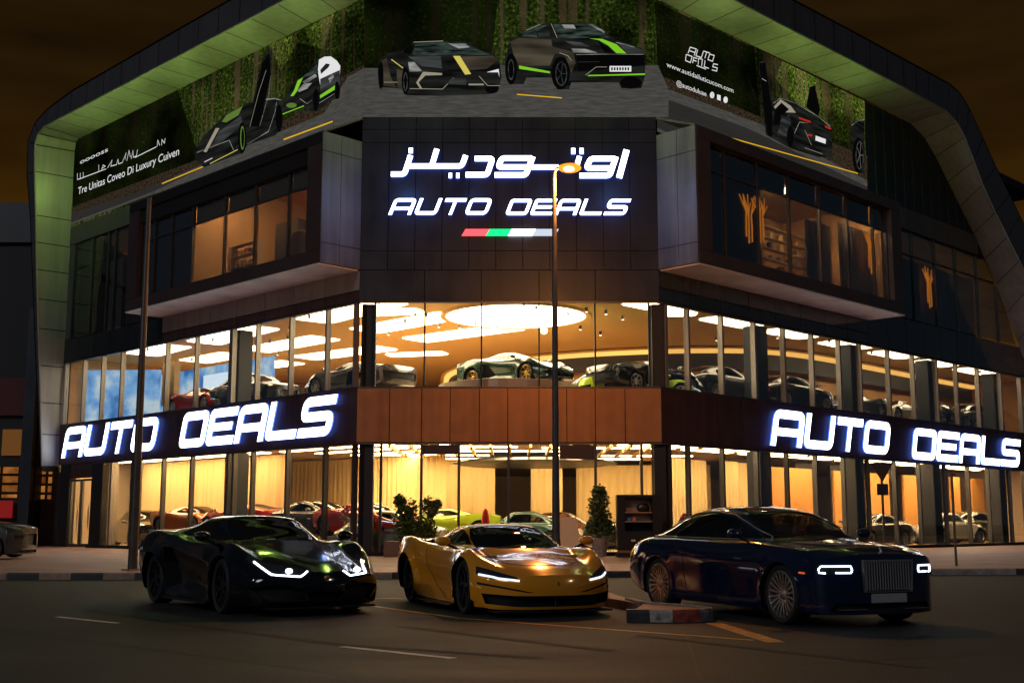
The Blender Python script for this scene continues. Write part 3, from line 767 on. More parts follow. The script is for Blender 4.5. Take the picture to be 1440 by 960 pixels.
def kerb(name, pts, w, h, pick, step=.75, closed=False):
    """painted kerbstones laid end to end along a line, every stone with rounded edges"""
    g = MB(); i = 0; carry = []
    P = [Vector((x, y, 0)) for x, y in pts]
    if closed: P.append(P[0])
    for a, b in zip(P[:-1], P[1:]):
        L = (b-a).length; k = max(1, round(L/step)); d = (b-a)/k; nn = Vector((-d.y, d.x, 0)).normalized()*w
        for j in range(k):
            p0 = a+d*j+d.normalized()*.004; p1 = a+d*(j+1)-d.normalized()*.004; m = pick(i, (p0+p1)/2); i += 1
            c = nn*.12
            pr = [(Vector((0, 0, 0)), -.02), (Vector((0, 0, 0)), h*.72), (c, h), (nn, h), (nn, -.02)]
            vs = [p0+o+Vector((0, 0, z)) for o, z in pr]+[p1+o+Vector((0, 0, z)) for o, z in pr]
            g.add(vs, [(0, 1, 6, 5), (1, 2, 7, 6), (2, 3, 8, 7), (3, 4, 9, 8), (4, 3, 2, 1, 0), (5, 6, 7, 8, 9)], m)
    o = g.build(name); tag(o, kind='structure'); return o
kerb('pavement_kerb', KL, .16, .15, lambda i, p: (M_ktan if i % 2 else M_kblk) if p.x < -3 else (M_kblk if p.x < 10 or p.x > 12.2 else M_kcon), .72)
ISL = [(1.46, 15.72), (2.05, 15.66), (2.42, 15.76), (2.62, 15.98), (2.66, 16.25), (2.52, 16.62), (2.22, 16.98), (1.92, 17.35), (1.80, 18.2), (1.66, 19.6), (1.5, 21.5), (1.3, 24.0), (.2, 24.0), (.25, 22.0), (.75, 20.5), (1.35, 18.8), (1.80, 17.3), (1.62, 16.3)]
ISL2 = [(1.50, 15.85), (2.05, 15.80), (2.36, 15.88), (2.50, 16.02), (2.53, 16.24), (2.41, 16.54), (2.12, 16.9), (1.88, 17.3), (1.78, 18.2), (1.64, 19.6), (1.45, 21.5), (1.25, 23.9), (.25, 23.9), (.3, 22.0), (.8, 20.5), (1.38, 18.85), (1.84, 17.2), (1.66, 16.35)]
sheet('traffic_island', ISL2, .128, tiles('island_paving', (.33, .11, .085), (.38, .135, .10), 3.5), th=.13)
kerb('island_kerb', [ISL[0]]+ISL[1:9], .13, .155, lambda i, p: (M_kblk, M_kwht, M_kred, M_kwht, M_kcon, M_kcon, M_kcon, M_kcon)[min(i, 7)], .28)
M_yel = mat('road_yellow', (.58, .23, .025), .6, noise=(7, .45)); M_wht = mat('road_white', (.55, .45, .40), .6, noise=(7, .45)); M_crack = mat('joint_black', (.012, .012, .012), .7)
def stripe(name, a, b, w, m, wb=None):
    p, r = gnd(*a), gnd(*b); d = (r-p); n = Vector((-d.y, d.x, 0)).normalized(); wb = wb or w
    k = max(2, int(d.length/.25)); vs = []; rnd = random.Random(int(a[0]))
    for i in range(k+1):
        t = i/k; ww = (w+(wb-w)*t)/2; c = p+d*t
        vs += [c+n*ww*rnd.uniform(.9, 1.05)+Vector((0, 0, .004)), c-n*ww*rnd.uniform(.9, 1.05)+Vector((0, 0, .004))]
    g = MB(); g.add(vs, [(2*i, 2*i+1, 2*i+3, 2*i+2) for i in range(k)], m); o = g.build(name, recalc=False); tag(o, kind='structure'); return o
stripe('lane_marking', (518, 851), (640, 868), .10, M_yel)
stripe('lane_marking', (640, 868.6), (1060, 900), .09, M_yel)
stripe('lane_marking', (1004, 876), (1091, 903), .22, M_yel)
stripe('lane_marking', (400, 840), (566, 841.5), .12, M_yel)
stripe('lane_marking', (81, 867), (166, 876), .10, M_wht)
stripe('lane_marking', (481, 909), (638, 925.5), .11, M_wht)
stripe('lane_marking', (-180, 842), (-60, 852), .10, M_wht)
stripe('tar_joint', (965, 893), (985, 957), .025, M_crack)

M_patch = mat('asphalt_patch', (.010, .010, .011), .8, noise=(20, .5))
def patch(pts, name='asphalt_patch'):
    g = MB(); g.add([gnd(*p, .003) for p in pts], [tuple(range(len(pts)))], M_patch); o = g.build(name, recalc=False); tag(o, kind='structure')
stripe('tar_joint', (0, 884), (480, 948), .02, M_crack); stripe('tar_joint', (1100, 935), (1440, 915), .02, M_crack)
M_tyre = mat('tyre_mark', (.009, .009, .009), .85, noise=(6, .5))
for a, b in (((120, 858), (470, 905)), ((470, 905), (760, 925)), ((560, 880), (860, 915)), ((900, 893), (1300, 938))): stripe('tyre_mark', a, b, .16, M_tyre)
# ================================================================ the showroom building
Z0, ZG, ZB0, ZB1, ZF, ZH, ZBB, ZT = .13, .27, 4.03, 5.93, 9.03, 10.15, 15.84, 20.4
SLW, SRW = 23.55, 37.0
M_alu = mat('mullion_grey', (.10, .105, .11), .35, .6)
M_alul = mat('mullion_light', (.30, .28, .26), .4, .5)
M_brz = mat('belt_cladding', (.36, .155, .055), .42, .2, noise=(1.5, .16, 1))
M_mar = mat('fascia_maroon', (.075, .040, .036), .45, .2, noise=(1.2, .3, 1))
M_char = mat('charcoal_panel', (.026, .031, .041), .38, .35, noise=(.9, .18, 1))
M_charb = mat('shadow_gap', (.008, .008, .009), .8)
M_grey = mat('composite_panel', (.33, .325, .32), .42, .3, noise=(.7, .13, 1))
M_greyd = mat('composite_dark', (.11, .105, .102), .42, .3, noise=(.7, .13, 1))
M_span = mat('spandrel_glass', (.030, .042, .050), .09, .0, coat=.6, noise=(.5, .25))
M_sof = mat('soffit_panel', (.80, .76, .74), .55, noise=(.8, .16))
M_navy = mat('corrugated_navy', (.022, .032, .046), .5, .3)
M_col = mat('column_dark', (.006, .009, .013), .5, .0)
M_glass = glass('shop_glass', (.93, .94, .94), .45, .01, .02)
M_glassU = glass('upper_glass', (.80, .84, .86), .6, .02, .05, wavy=.25)
M_orangec = mat('warm_ceiling', (.84, .52, .18), .6)
M_cream = mat('cream_curtain', (.82, .62, .30), .85)
M_floor = mat('showroom_floor', (.62, .52, .40), .22, coat=.3)
M_oak = mat('oak_panel', (.62, .30, .08), .5, noise=(1.2, .2))
M_dkin = mat('dark_interior', (.035, .03, .028), .5)
M_bei = mat('beige_wall', (.50, .38, .27), .7)
E_panel = emis('ceiling_light', (1, .78, .46), 13)
E_strip = emis('strip_light', (1, .66, .30), 34)
E_cove = emis('cove_light', (1, .52, .12), 1.7)
E_spot = emis('spot_light', (1, .86, .62), 9)
BLD = empty('showroom_building', (0, YC, 0)); BLD.rotation_euler = (0, 0, 0)
tag(BLD, 'three storey corner car showroom with lit glass floors inside a curved grey frame', 'building')
BLD.location = (0, 0, 0)
def part(g, name, parent=BLD, **k): return g.build(name, parent, **k)
# --- plinth, belts, headers
g = MB(); belt(g, 20.2, SRW, -.35, .02, Z0-.05, ZG-.004, M_charb); fbox(g, 'L', 22.2, SLW, -.35, .02, Z0-.05, ZG-.004, M_charb); part(g, 'plinth')
g = MB(); belt(g, SLW, SRW, -.30, .0, ZB0+.01, ZB1-.01, M_charb)
cs = [XL]+[sz('C', x, 580)[0] for x in (548, 593, 633, 674, 714, 758, 797, 837, 879)]+[XR]
panels(g, 'C', 0, 0, ZB0, ZB1, 1, 1, .0, .05, M_brz, .014, 1, 1, svals=cs, zvals=[ZB0, ZB1])
panels(g, 'L', 0, SLW, ZB0, ZB1, 1, 1, .0, .05, M_mar, .006, 1, 0, svals=[0, 5.2, 11, 17, SLW], zvals=[ZB0, ZB1])
rs = [0, 1.35, 2.6, 3.7, 4.85, 6.0, 7.2, 13.5, 19.5, 25.5, 31, SRW]
panels(g, 'R', 0, SRW, ZB0, ZB1, 1, 1, .0, .05, M_mar, .010, 1, 0, svals=rs, zvals=[ZB0, ZB1])
part(g, 'belt_cladding')
g = MB(); belt(g, SLW, SRW, -.30, .0, ZF+.01, ZH+.0, M_charb)
panels(g, 'C', XL, XR, ZF, ZH, 1, 1, .0, .05, M_char, .014, 1, 1, svals=[XL]+[sz('C', x, 400)[0] for x in (597, 677, 758, 837)]+[XR], zvals=[ZF, ZH])
panels(g, 'L', 0, 13.9, ZF+.02, 9.42, 7, 1, .0, .04, M_mar, .01, 1, 0)
panels(g, 'L', 0, 13.9, 9.42, ZH-.01, 7, 1, .0, .06, M_grey, .014, 1, 0)
panels(g, 'L', 13.9, SLW, ZF+.02, ZH, 6, 1, .0, .05, M_char, .014)
part(g, 'header_cladding')
g = MB(); panels(g, 'R', 0, 14.95, ZF+.02, 9.52, 8, 1, .0, .03, M_span, .02, 1, 0); panels(g, 'R', 0, 14.95, 9.52, ZH-.02, 8, 1, .0, .03, M_span, .02, 1, 0)
panels(g, 'R', 14.95, 36, ZF+.02, 10.62, 12, 1, .0, .03, M_span, .02); part(g, 'spandrel')
# --- corner sign wall
g = MB(); fbox(g, 'C', XL, XR, -.30, .0, ZH+.004, ZBB-.005, M_charb, 1, 1)
zs = [ZH, 10.95, 12.6, 13.6, 14.9, ZBB]
panels(g, 'C', XL, XR, 0, 0, 1, 1, .0, .05, M_char, .012, 1, 1, svals=[XL+(XR-XL)*i/11 for i in range(12)], zvals=[ZH, 10.85, 14.85, 15.35, ZBB])
part(g, 'sign_wall')
# --- projecting bay windows
BO = 1.79
def bay(fr, sl, zl, wins, wall_m, zt=14.92, zg=14.88, top_m=None):
    """box bay: frame face, side cheek towards the corner, white underside, glazing set back"""
    zb = 10.17
    s0 = .06
    g = MB()
    ms = [s0+(sl-s0)*i/9 for i in range(10)]
    panels(g, fr, 0, 0, 0, 0, 1, 1, BO-.10, BO, wall_m, .008, svals=ms, zvals=[zb, zb+.50])            # sill band
    panels(g, fr, 0, 0, 0, 0, 1, 1, BO-.10, BO, top_m or wall_m, .008, svals=ms, zvals=[zt-.02, zt+.38])
    fbox(g, fr, s0, sl, BO-.5, BO-.11, zb+.01, zb+.45, M_charb); fbox(g, fr, s0, sl, BO-.5, BO-.11, zg, zt+.36, M_charb)
    fbox(g, fr, s0, .86, BO-.5, BO-.002, zb+.51, zt-.03, wall_m)
    fbox(g, fr, sl-.85, sl, BO-.5, BO-.002, zb+.51, zt-.03, wall_m)
    part(g, 'bay_frame')
    g = MB()     # cheek facing the corner, with a sloping top up to the billboard
    def chk(o0, o1, z0, z1, m, e=0.): fbox(g, fr, s0-.02-e, s0+.10, o0, o1, z0, z1, m)
    for a, b in ((0.03, .95), (.95, BO-.01)):
        for z0, z1 in ((zb, 10.9), (10.9, 14.2), (14.2, zt+.4)): fbox(g, fr, s0-.07, s0-.02, a+.01, b-.008, z0+.012, z1-.012, mat('bay_cheek_panel', (.15, .16, .175), .4, .3, noise=(.7, .3, 1)))
    fbox(g, fr, s0-.018, s0+.10, .02, BO-.12, zb, zt+.38, M_charb)
    part(g, 'bay_cheek')
    g = MB(); v = [pt(fr, s0-.07, .0, ZBB-.01), pt(fr, sl, 0, ZBB-.01), pt(fr, sl, BO-.02, zt+.42), pt(fr, s0-.07, BO-.02, zt+.42)]
    g.hexa([x-Vector((0, 0, .08)) for x in v]+v, M_greyd)
    fbox(g, fr, sl-.05, sl+.02, .0, BO-.12, zb, zt+.36, M_greyd); part(g, 'bay_roof')
    g = MB(); n = 9
    for i in range(n):
        a = s0+(sl-s0)*i/n; b = s0+(sl-s0)*(i+1)/n; fbox(g, fr, a+.008, b-.008, .07, BO-.01, zb-.05, zb-.004, M_sof)
    fbox(g, fr, s0+.02, sl-.02, .09, BO-.03, zb+.0, zb+.05, M_charb); part(g, 'bay_soffit')
    # glazing at BO-.28
    og = BO-.28
    for a, b, z0, z1 in wins:
        h = MB(); fbox(h, fr, a+.035, b-.035, og-.012, og, z0+.03, z1-.03, M_glassU); part(h, 'window')
    h = MB()
    for s in sorted(set([w[0] for w in wins]+[w[1] for w in wins])): fbox(h, fr, s-.04, s+.04, og-.08, og+.06, zb+.5, zg, M_alu)
    pieces(h, 'mullion', BLD); h = MB()
    S = sorted(set([w[0] for w in wins]+[w[1] for w in wins])); Z = sorted(set([w[2] for w in wins]+[w[3] for w in wins]))
    for z in Z:
        for a, b in zip(S[:-1], S[1:]): fbox(h, fr, a+.04, b-.04, og-.06, og+.04, z-.03, z+.03, M_alu)
    pieces(h, 'transom', BLD)
mlb = [sz('L', x, 370, BO-.28)[0] for x in (428, 405, 358, 315, 270, 241, 217)]+[13.0]
mlb = [.87]+mlb[1:]
winL = [(a, b, z0, z1) for a, b in zip(mlb[:-1], mlb[1:]) for z0, z1 in ((10.7, 13.14), (13.14, 13.9))]
bay('L', 14.0, 15.0, winL, mat('bay_maroon', (.075, .048, .044), .45, .2, noise=(1, .15)), 14.5, 13.9, M_charb)
mrb = [.87]+[sz('R', x, 360, BO-.28)[0] for x in (1021, 1067, 1111, 1154, 1192, 1228)]+[14.05]
winR = [(a, b, z0, z1) for a, b in zip(mrb[:-1], mrb[1:]) for z0, z1 in ((10.7, 13.75), (13.75, 14.7))]
bay('R', 14.95, 15.9, winR, mat('bay_brown', (.085, .070, .066), .45, .2, noise=(1, .15)), 14.74, 14.7)
# --- upper walls beyond the bays
g = MB(); fbox(g, 'L', 14.0, SLW, -.3, .06, 14.93, ZBB-.01, M_greyd); panels(g, 'L', 14.03, 17.2, 10.17, 14.92, 1, 2, -.3, .03, M_charb, .01)
fbox(g, 'L', 22.95, SLW, -.3, .03, 10.17, 14.92, M_greyd); part(g, 'upper_wall')
ml = [17.2, 18.7, 19.4, 21.0, 22.95]
for a, b in zip(ml[:-1], ml[1:]):
    for z0, z1 in ((10.17, 13.6), (13.6, 14.9)):
        h = MB(); fbox(h, 'L', a+.04, b-.04, -.02, -.008, z0+.03, z1-.03, M_glassU); part(h, 'window')
h = MB()
for s in ml: fbox(h, 'L', s-.04, s+.04, -.1, .05, 10.17, 14.9, M_alu)
pieces(h, 'mullion', BLD)
INR = [(0, 20.40), (5, 20.42), (11, 20.48), (15.5, 20.5), (17.6, 20.5), (20, 20.42), (21.4, 20.0), (22.5, 19.3), (25, 17.2), (26.4, 16.05), (28.8, 13.7), (31.1, 10.9), (33.5, 8.0), (35.5, 5.6)]
def curve_s(z):      # the frame's inner edge on the right wing
    P = INR[5:]
    for (s0, z0), (s1, z1) in zip(P[:-1], P[1:]):
        if z1 <= z <= z0: return s0+(s1-s0)*(z0-z)/(z0-z1)
    return 36.
g = MB()
ns = 26
for i in range(ns):     # corrugated navy wall, ribs follow the curve of the frame
    a = 15.4+(27.2-15.4)*i/ns; b = a+(27.2-15.4)/ns
    zt_ = 20.42 if b < 20 else None
    if zt_ is None:
        zt_ = 20.4
        for (s0, z0), (s1, z1) in zip(INR[5:-1], INR[6:]):
            if s0 <= b <= s1: zt_ = z0+(z1-z0)*(b-s0)/(s1-s0)+.25
    if zt_ > 16.05: fbox(g, 'R', a, b-.03, -.3, .0 if i % 2 else .035, 16.02, min(zt_, 20.42), M_navy)
part(g, 'corrugated_wall')
g = MB(); fpoly(g, 'R', [(14.97, 14.93), (27.7, 14.93), (26.5, 16.0), (14.97, 16.0)], -.3, .02, M_charb)
for i in range(12):
    a = 14.98+i*.98; fbox(g, 'R', a+.01, min(a+.97, 27.2), .02, .07, 14.95, 15.98, M_greyd)
part(g, 'upper_wall')
mr = [14.97]+[sz('R', x, 400)[0] for x in (1284, 1315.5, 1344, 1373.5, 1400)]+[31.0]
for a, b in zip(mr[:-1], mr[1:]):
    for z0, z1 in ((10.66, 13.75), (13.75, 14.9)):
        if a+.2 > curve_s(z0): continue
        P = [(a+.04, z0+.03), (min(b-.04, curve_s(z0)+.3), z0+.03), (min(b-.04, curve_s(z1)+.3), z1-.03)]
        if a+.04 < curve_s(z1): P.append((a+.04, z1-.03))
        h = MB(); fpoly(h, 'R', P, -.02, -.008, M_glassU); part(h, 'window')
h = MB()
for s in mr[:-1]: fbox(h, 'R', s-.04, s+.04, -.1, .05, 10.64, min(14.9, 10.9+(31.1-s)*1.17), M_alu)
fbox(h, 'R', 15, 28.6, -.09, .04, 13.72, 13.78, M_alu); pieces(h, 'mullion', BLD)
# --- shop glazing, both lit floors
def px_s(fr, xs, y, o=0): return [sz(fr, x, y, o)[0] for x in xs]
def glaze(fr, S, z0, z1, light, mw=.055, skip=()):
    for i, (a, b) in enumerate(zip(S[:-1], S[1:])):
        if i in skip: continue
        h = MB(); fbox(h, fr, a+mw/2, b-mw/2, -.075, -.06, z0, z1, M_glass); part(h, 'window')
    for s in S:
        h = MB(); fbox(h, fr, s-mw/2, s+mw/2, -.16, .045 if z0 > 4 else .03, z0, z1, light); pieces(h, 'mullion', BLD)
LU = [.25]+px_s('L', (459, 408, 361, 327), 500)+[8.4]+px_s('L', (274, 233, 197, 170, 143, 117), 540)+[23.3]
LG = [.2]+px_s('L', (455, 402, 353, 327), 690)+[8.3]+px_s('L', (267, 227, 190), 700)
glaze('L', LU, ZB1+.01, ZF, M_alul, .10); glaze('L', LG, ZG, ZB0, M_alu, .12)
CU = [XL+.55]+px_s('C', (597, 677, 758, 837), 480)+[XR-.35]
glaze('C', CU, ZB1+.01, ZF, M_charb, .05)
CG = px_s('C', (535, 592, 645, 715, 781, 838, 903), 700)
glaze('C', CG, ZG, ZB0, M_alu, .09)
RU = [.4]+px_s('R', (969, 1016.5, 1062.5), 520)+px_s('R', (1105, 1145, 1183, 1212, 1252, 1286.5, 1319, 1347, 1377, 1408, 1436), 560)
RU += [RU[-1]+1.9, RU[-1]+3.8]
RG = [.5]+px_s('R', (970.5, 1019, 1067, 1109.5, 1150, 1189, 1223, 1261, 1295, 1331, 1364, 1392, 1422), 700)
RG += [RG[-1]+1.8, RG[-1]+3.8]
glaze('R', RU, ZB1+.01, ZF, M_alul, .11); glaze('R', RG, ZG, ZB0, M_alu, .10)
h = MB()     # thin heads and sills of the glazing
belt(h, SLW, SRW-.5, -.12, .055, ZF-.06, ZF-.002, M_alu); belt(h, SLW, SRW-.5, -.12, .06, ZB1, ZB1+.05, M_alu); belt(h, 20, SRW-.5, -.12, .04, ZB0-.07, ZB0-.004, M_alu); part(h, 'window_head')
# corner posts and columns
for fr, s, w_, d in (('C', XL+.30, .5, .35), ('C', XR-.02, .42, .35), ('L', .02, .12, .2), ('R', .22, .3, .3)):
    for z0, z1 in ((ZG, ZB0-.01), (ZB1+.06, ZF-.07)):
        h = MB(); fbox(h, fr, s-w_/2, s+w_/2, -.2-d, -.18, z0, z1, M_col); part(h, 'column', bevel=.01)
for fr, xs in (('L', (319,)), ('R', (1082, 1213, 1320, 1411))):
    for x in xs:
        s = sz(fr, x, 600)[0]
        for z0, z1 in ((ZG, ZB0-.01), (ZB1+.06, ZF-.07)):
            h = MB(); fbox(h, fr, s-.38, s+.38, -.85, -.2, z0, z1, M_col); part(h, 'column', bevel=.02)
# door heads of the corner entrance and the side door
g = MB(); a, b = px_s('C', (594, 644), 640); fbox(g, 'C', a, b, -.11, -.05, 3.62, ZB0-.08, mat('door_head', (.05, .03, .028), .4)); a, b = px_s('C', (787, 838), 640); fbox(g, 'C', a, b, -.11, -.05, 3.45, ZB0-.08, MATS['door_head']); pieces(g, 'door_head', BLD)
g = MB(); a, b = px_s('L', (146, 190), 700); 
fbox(g, 'L', LG[-1], LG[-1]+.5, -.3, .0, ZG, ZB0-.01, M_alu); fbox(g, 'L', 17.95, 18.15, -.3, .03, ZG, ZB0-.01, M_alul); fbox(g, 'L', 18.85, 19.9, -.3, .02, ZG, ZB0-.01, M_charb)
fbox(g, 'L', 19.9, 22.15, -.3, .01, 3.35, ZB0-.01, M_mar); fbox(g, 'L', 22.2, 23.2, -.3, .03, Z0, ZB0-.01, M_charb); part(g, 'side_wall')
h = MB(); fbox(h, 'L', LG[-1]+.5, 17.95, -.075, -.06, ZG, ZB0-.01, M_glass); part(h, 'window')
h = MB(); fbox(h, 'L', 18.15, 18.85, -.075, -.06, ZG, ZB0-.01, M_glass); part(h, 'window')
for a, b in ((19.93, 20.98), (21.05, 22.12)):
    d = MB(); fbox(d, 'L', a, a+.09, -.12, -.02, Z0+.02, 3.3, M_alu); fbox(d, 'L', b-.09, b, -.12, -.02, Z0+.02, 3.3, M_alu); fbox(d, 'L', a+.09, b-.09, -.12, -.02, 3.2, 3.3, M_alu); fbox(d, 'L', a+.09, b-.09, -.12, -.02, Z0+.02, .3, M_alu)
    do = part(d, 'door'); p = MB(); fbox(p, 'L', a+.09, b-.09, -.08, -.065, .3, 3.2, M_glass); p.build('pane', do)
    p = MB(); fbox(p, 'L', a+.14, a+.17, .0, .05, 1.0, 2.0, M_alul); p.build('handle', do)
# --- slabs, ceilings, back walls
def floorpoly(o): 
    a, b = pt('L', SLW-.1, o, 0), pt('R', SRW-1, o, 0); return [(a.x, a.y), (XL-.414*o, YC-o), (XR+.414*o, YC-o), (b.x, b.y)]
def slab(name, z0, z1, m, o=-.32):
    p = floorpoly(o)+[(16.5, 82), (-7.5, 75)]; g = MB(); n = len(p)
    g.add([(x, y, z0) for x, y in p]+[(x, y, z1) for x, y in p], [tuple(range(n))[::-1], tuple(range(n, 2*n))]+[(i, (i+1) % n, n+(i+1) % n, n+i) for i in range(n)], m)
    return part(g, name)
slab('ground_floor', .0, .17, M_floor); slab('floor_slab', 4.20, 5.90, mat('ground_ceiling', (.40, .30, .20), .6)); slab('ceiling', 9.32, 10.10, M_orangec)
slab('roof_slab', 19.9, 20.35, M_charb)
g = MB(); P = [pt('L', SLW-.1, -.32, 0), Vector((-7.5, 75, 0)), Vector((16.5, 82, 0)), pt('R', SRW-1, -.32, 0)]
for a, b in zip(P[:-1], P[1:]):
    for z0, z1, m in ((.17, 4.2, M_bei), (5.9, 9.32, M_oak)):
        d = (b-a).normalized(); nn = Vector((-d.y, d.x, 0))*.2
        g.hexa([(a.x, a.y, z0), (b.x, b.y, z0), (b.x+nn.x, b.y+nn.y, z0), (a.x+nn.x, a.y+nn.y, z0), (a.x, a.y, z1), (b.x, b.y, z1), (b.x+nn.x, b.y+nn.y, z1), (a.x+nn.x, a.y+nn.y, z1)], m)
part(g, 'back_wall')
# --- first floor: luminous ceiling panels, ring light, curved bulkhead with cove
def rrect(cx, cy, ux, uy, hw, hh, r, z, n=5):
    o = []
    for sx, sy, a0 in ((1, 1, 0), (-1, 1, 90), (-1, -1, 180), (1, -1, 270)):
        for i in range(n):
            a = R(a0+90*i/(n-1)); lx = sx*(hw-r)+r*math.cos(a); ly = sy*(hh-r)+r*math.sin(a)
            o.append((cx+ux[0]*lx+uy[0]*ly, cy+ux[1]*lx+uy[1]*ly, z))
    return o
def lightpanel(fr, s, o, hw, hh, z=9.29, r=.35, m=None, rot=0):
    c = pt(fr, s, o, 0); a, u, n = FR[fr]; ux = Vector((u.x, u.y)); uy = Vector((n.x, n.y))
    if rot: M = Matrix.Rotation(R(rot), 2); ux, uy = M@ux, M@uy
    p = rrect(c.x, c.y, ux, uy, hw, hh, r, z); k = len(p); g = MB()
    g.add([(x, y, z+.035) for x, y, z in p]+p, [tuple(range(k))[::-1], tuple(range(k, 2*k))]+[(i, (i+1) % k, k+(i+1) % k, k+i) for i in range(k)], m or E_panel)
    part(g, 'ceiling_light')
g = MB(); g.lathe([(.01, 9.25), (2.72, 9.25), (2.72, 9.32)], emis('ring_light', (1, .82, .52), 15), 48, 'z', (.15, 46.6, 0)); part(g, 'round_ceiling_light')
g = MB(); g.lathe([(2.74, 9.31), (2.76, 9.24), (2.95, 9.22), (3.0, 9.31)], M_orangec, 48, 'z', (.15, 46.6, 0)); part(g, 'light_surround', smooth=True)
for s in (3.2, 11.6, 18.0):
    for k, o in enumerate((-2.0, -5.3, -8.8)):
        lightpanel('L', s+.5*k, o, 2.9 if s < 18 else 2.0, .85, r=.25, rot=6*(k-1))
for s in (2.2, 7.0, 11.3, 16.0, 20.5, 25.0, 29.5): lightpanel('R', s, -1.7, 1.6, .62, r=.3)
for x, y in ((-4.9, 45.9), (-4.6, 57.5)): lightpanel('C', x, 42-y, 1.5, .6, r=.4, rot=-16)
lightpanel('C', 6.3, -4.2, .9, .5, r=.3)
arc = [(-3.6, 69), (-3.2, 64.5), (-2.0, 61.3), (0, 59.0), (2.4, 57.3), (5.2, 56.0), (8.5, 55.3), (11.5, 55.6), (14.5, 57.6), (18, 61.2), (22, 65.4), (27, 70.5)]
arc = [Vector((a, b, 0)) for a, b in arc]; cur = []
for i in range(len(arc)-1):
    p0, p1, p2, p3 = arc[max(i-1, 0)], arc[i], arc[i+1], arc[min(i+2, len(arc)-1)]
    for k in range(4):
        t = k/4; cur.append(.5*((2*p1)+(p2-p0)*t+(2*p0-5*p1+4*p2-p3)*t*t+(3*p1-p0-3*p2+p3)*t**3))
cur.append(arc[-1])
def ribbonwall(g, c, off0, off1, z0, z1, m):
    n = len(c); vs = []
    for i, p in enumerate(c):
        d = (c[min(i+1, n-1)]-c[max(i-1, 0)]).normalized(); nn = Vector((d.y, -d.x, 0))
        for o, z in ((off0, z0), (off1, z0), (off1, z1), (off0, z1)): vs.append(p+nn*o+Vector((0, 0, z)))
    fs = []
    for i in range(n-1):
        for k in range(4): fs.append((4*i+k, 4*i+(k+1) % 4, 4*i+4+(k+1) % 4, 4*i+4+k))
    fs += [(0, 1, 2, 3), (4*n-4, 4*n-3, 4*n-2, 4*n-1)]; g.add(vs, fs, m)
g = MB(); ribbonwall(g, cur, .0, .10, 8.30, 9.02, M_dkin); part(g, 'bulkhead', smooth=True)
g = MB(); ribbonwall(g, cur, .10, .34, 9.03, 9.20, E_cove); part(g, 'cove_light', smooth=True)
g = MB(); ribbonwall(g, cur, .02, .55, 9.21, 9.28, M_orangec); part(g, 'cove_lip', smooth=True)
g = MB(); ribbonwall(g, cur, -.55, -.4, 5.9, 8.6, M_oak); part(g, 'inner_wall', smooth=True)
rnd = random.Random(3)
for (fr, n, sa, sb) in (('L', 12, 1, 20), ('C', 12, -5, 5), ('R', 20, 1, 32)):
    for i in range(n):
        s = sa+(sb-sa)*(i+rnd.random()*.6)/n; o = -rnd.uniform(.8, 7)
        p = pt(fr, s, o, 9.18); g = MB(); g.lathe([(.001, -.06), (.055, -.05), (.06, .1)], M_alu, 10, 'z', p); sp_ = part(g, 'spotlight')
        g = MB(); g.lathe([(.001, -.075), (.05, -.07)], E_spot, 10, 'z', p); g.build('lamp', sp_)
# --- ground floor: curtains, ceiling strips
def pleats(name, A, B, z0, z1, m, pitch=.16, amp=.035, parent=BLD):
    A, B = Vector((*A, 0)), Vector((*B, 0)); L = (B-A).length; n = max(4, int(L/(pitch/4))); d = (B-A)/n; nn = Vector((-d.y, d.x, 0)).normalized(); vs = []; r = random.Random(int(L*10))
    ph = 0
    for i in range(n+1):
        ph += 2*math.pi/4*r.uniform(.75, 1.25); o = nn*amp*math.sin(ph); p = A+d*i+o
        vs += [(p.x, p.y, z0), (p.x+nn.x*amp*.3*math.sin(ph*.7), p.y, z1)]
    g = MB(); g.add(vs, [(2*i, 2*i+2, 2*i+3, 2*i+1) for i in range(n)], m); return g.build(name, parent, smooth=True, recalc=False)
def Lp(s, o): p = pt('L', s, o, 0); return (p.x, p.y)
def Rp(s, o): p = pt('R', s, o, 0); return (p.x, p.y)
pleats('curtain', Lp(22.8, -3.6), Lp(9.3, -3.6), .3, 4.15, M_cream, .3)
pleats('curtain', Lp(17.5, -7.5), Lp(5.0, -8.6), .3, 4.15, M_cream, .3)
pleats('curtain', (-7.4, 56.5), (-.8, 57.4), .3, 4.15, M_cream, .3)
pleats('curtain', (.9, 57.5), (2.4, 57.5), .3, 3.9, M_cream, .3)
pleats('curtain', (3.1, 58.5), (9.5, 57.8), .3, 4.0, M_cream, .3)
for a, b, o in ((6.2, 7.5, -4.4), (8.1, 9.3, -4.8), (9.8, 11.0, -4.4), (11.6, 12.5, -4.8)): pleats('curtain', Rp(a, o), Rp(b, o), .3, 3.9, M_cream, .25)
M_opanel = mat('amber_panel', (.80, .36, .07), .6)
for a, b, o in ((13.4, 16.8, -4.2), (18.8, 20.0, -4.2), (21.6, 24.6, -4.4), (26.2, 28.6, -4.4), (30.4, 31.5, -3.8), (33.4, 35.0, -4.0)):
    g = MB(); fbox(g, 'R', a, b, o-.12, o, .17, 3.75, M_opanel); part(g, 'partition')
for a, b, o in ((12.2, 14.0, -5.6), (17.0, 18.9, -5.2), (20.2, 21.6, -5.2), (24.8, 26.4, -5.), (28.8, 30.6, -5.), (31.8, 33.6, -5)):
    g = MB(); fbox(g, 'R', a, b, o-.12, o, .17, 4.1, M_dkin); part(g, 'partition')
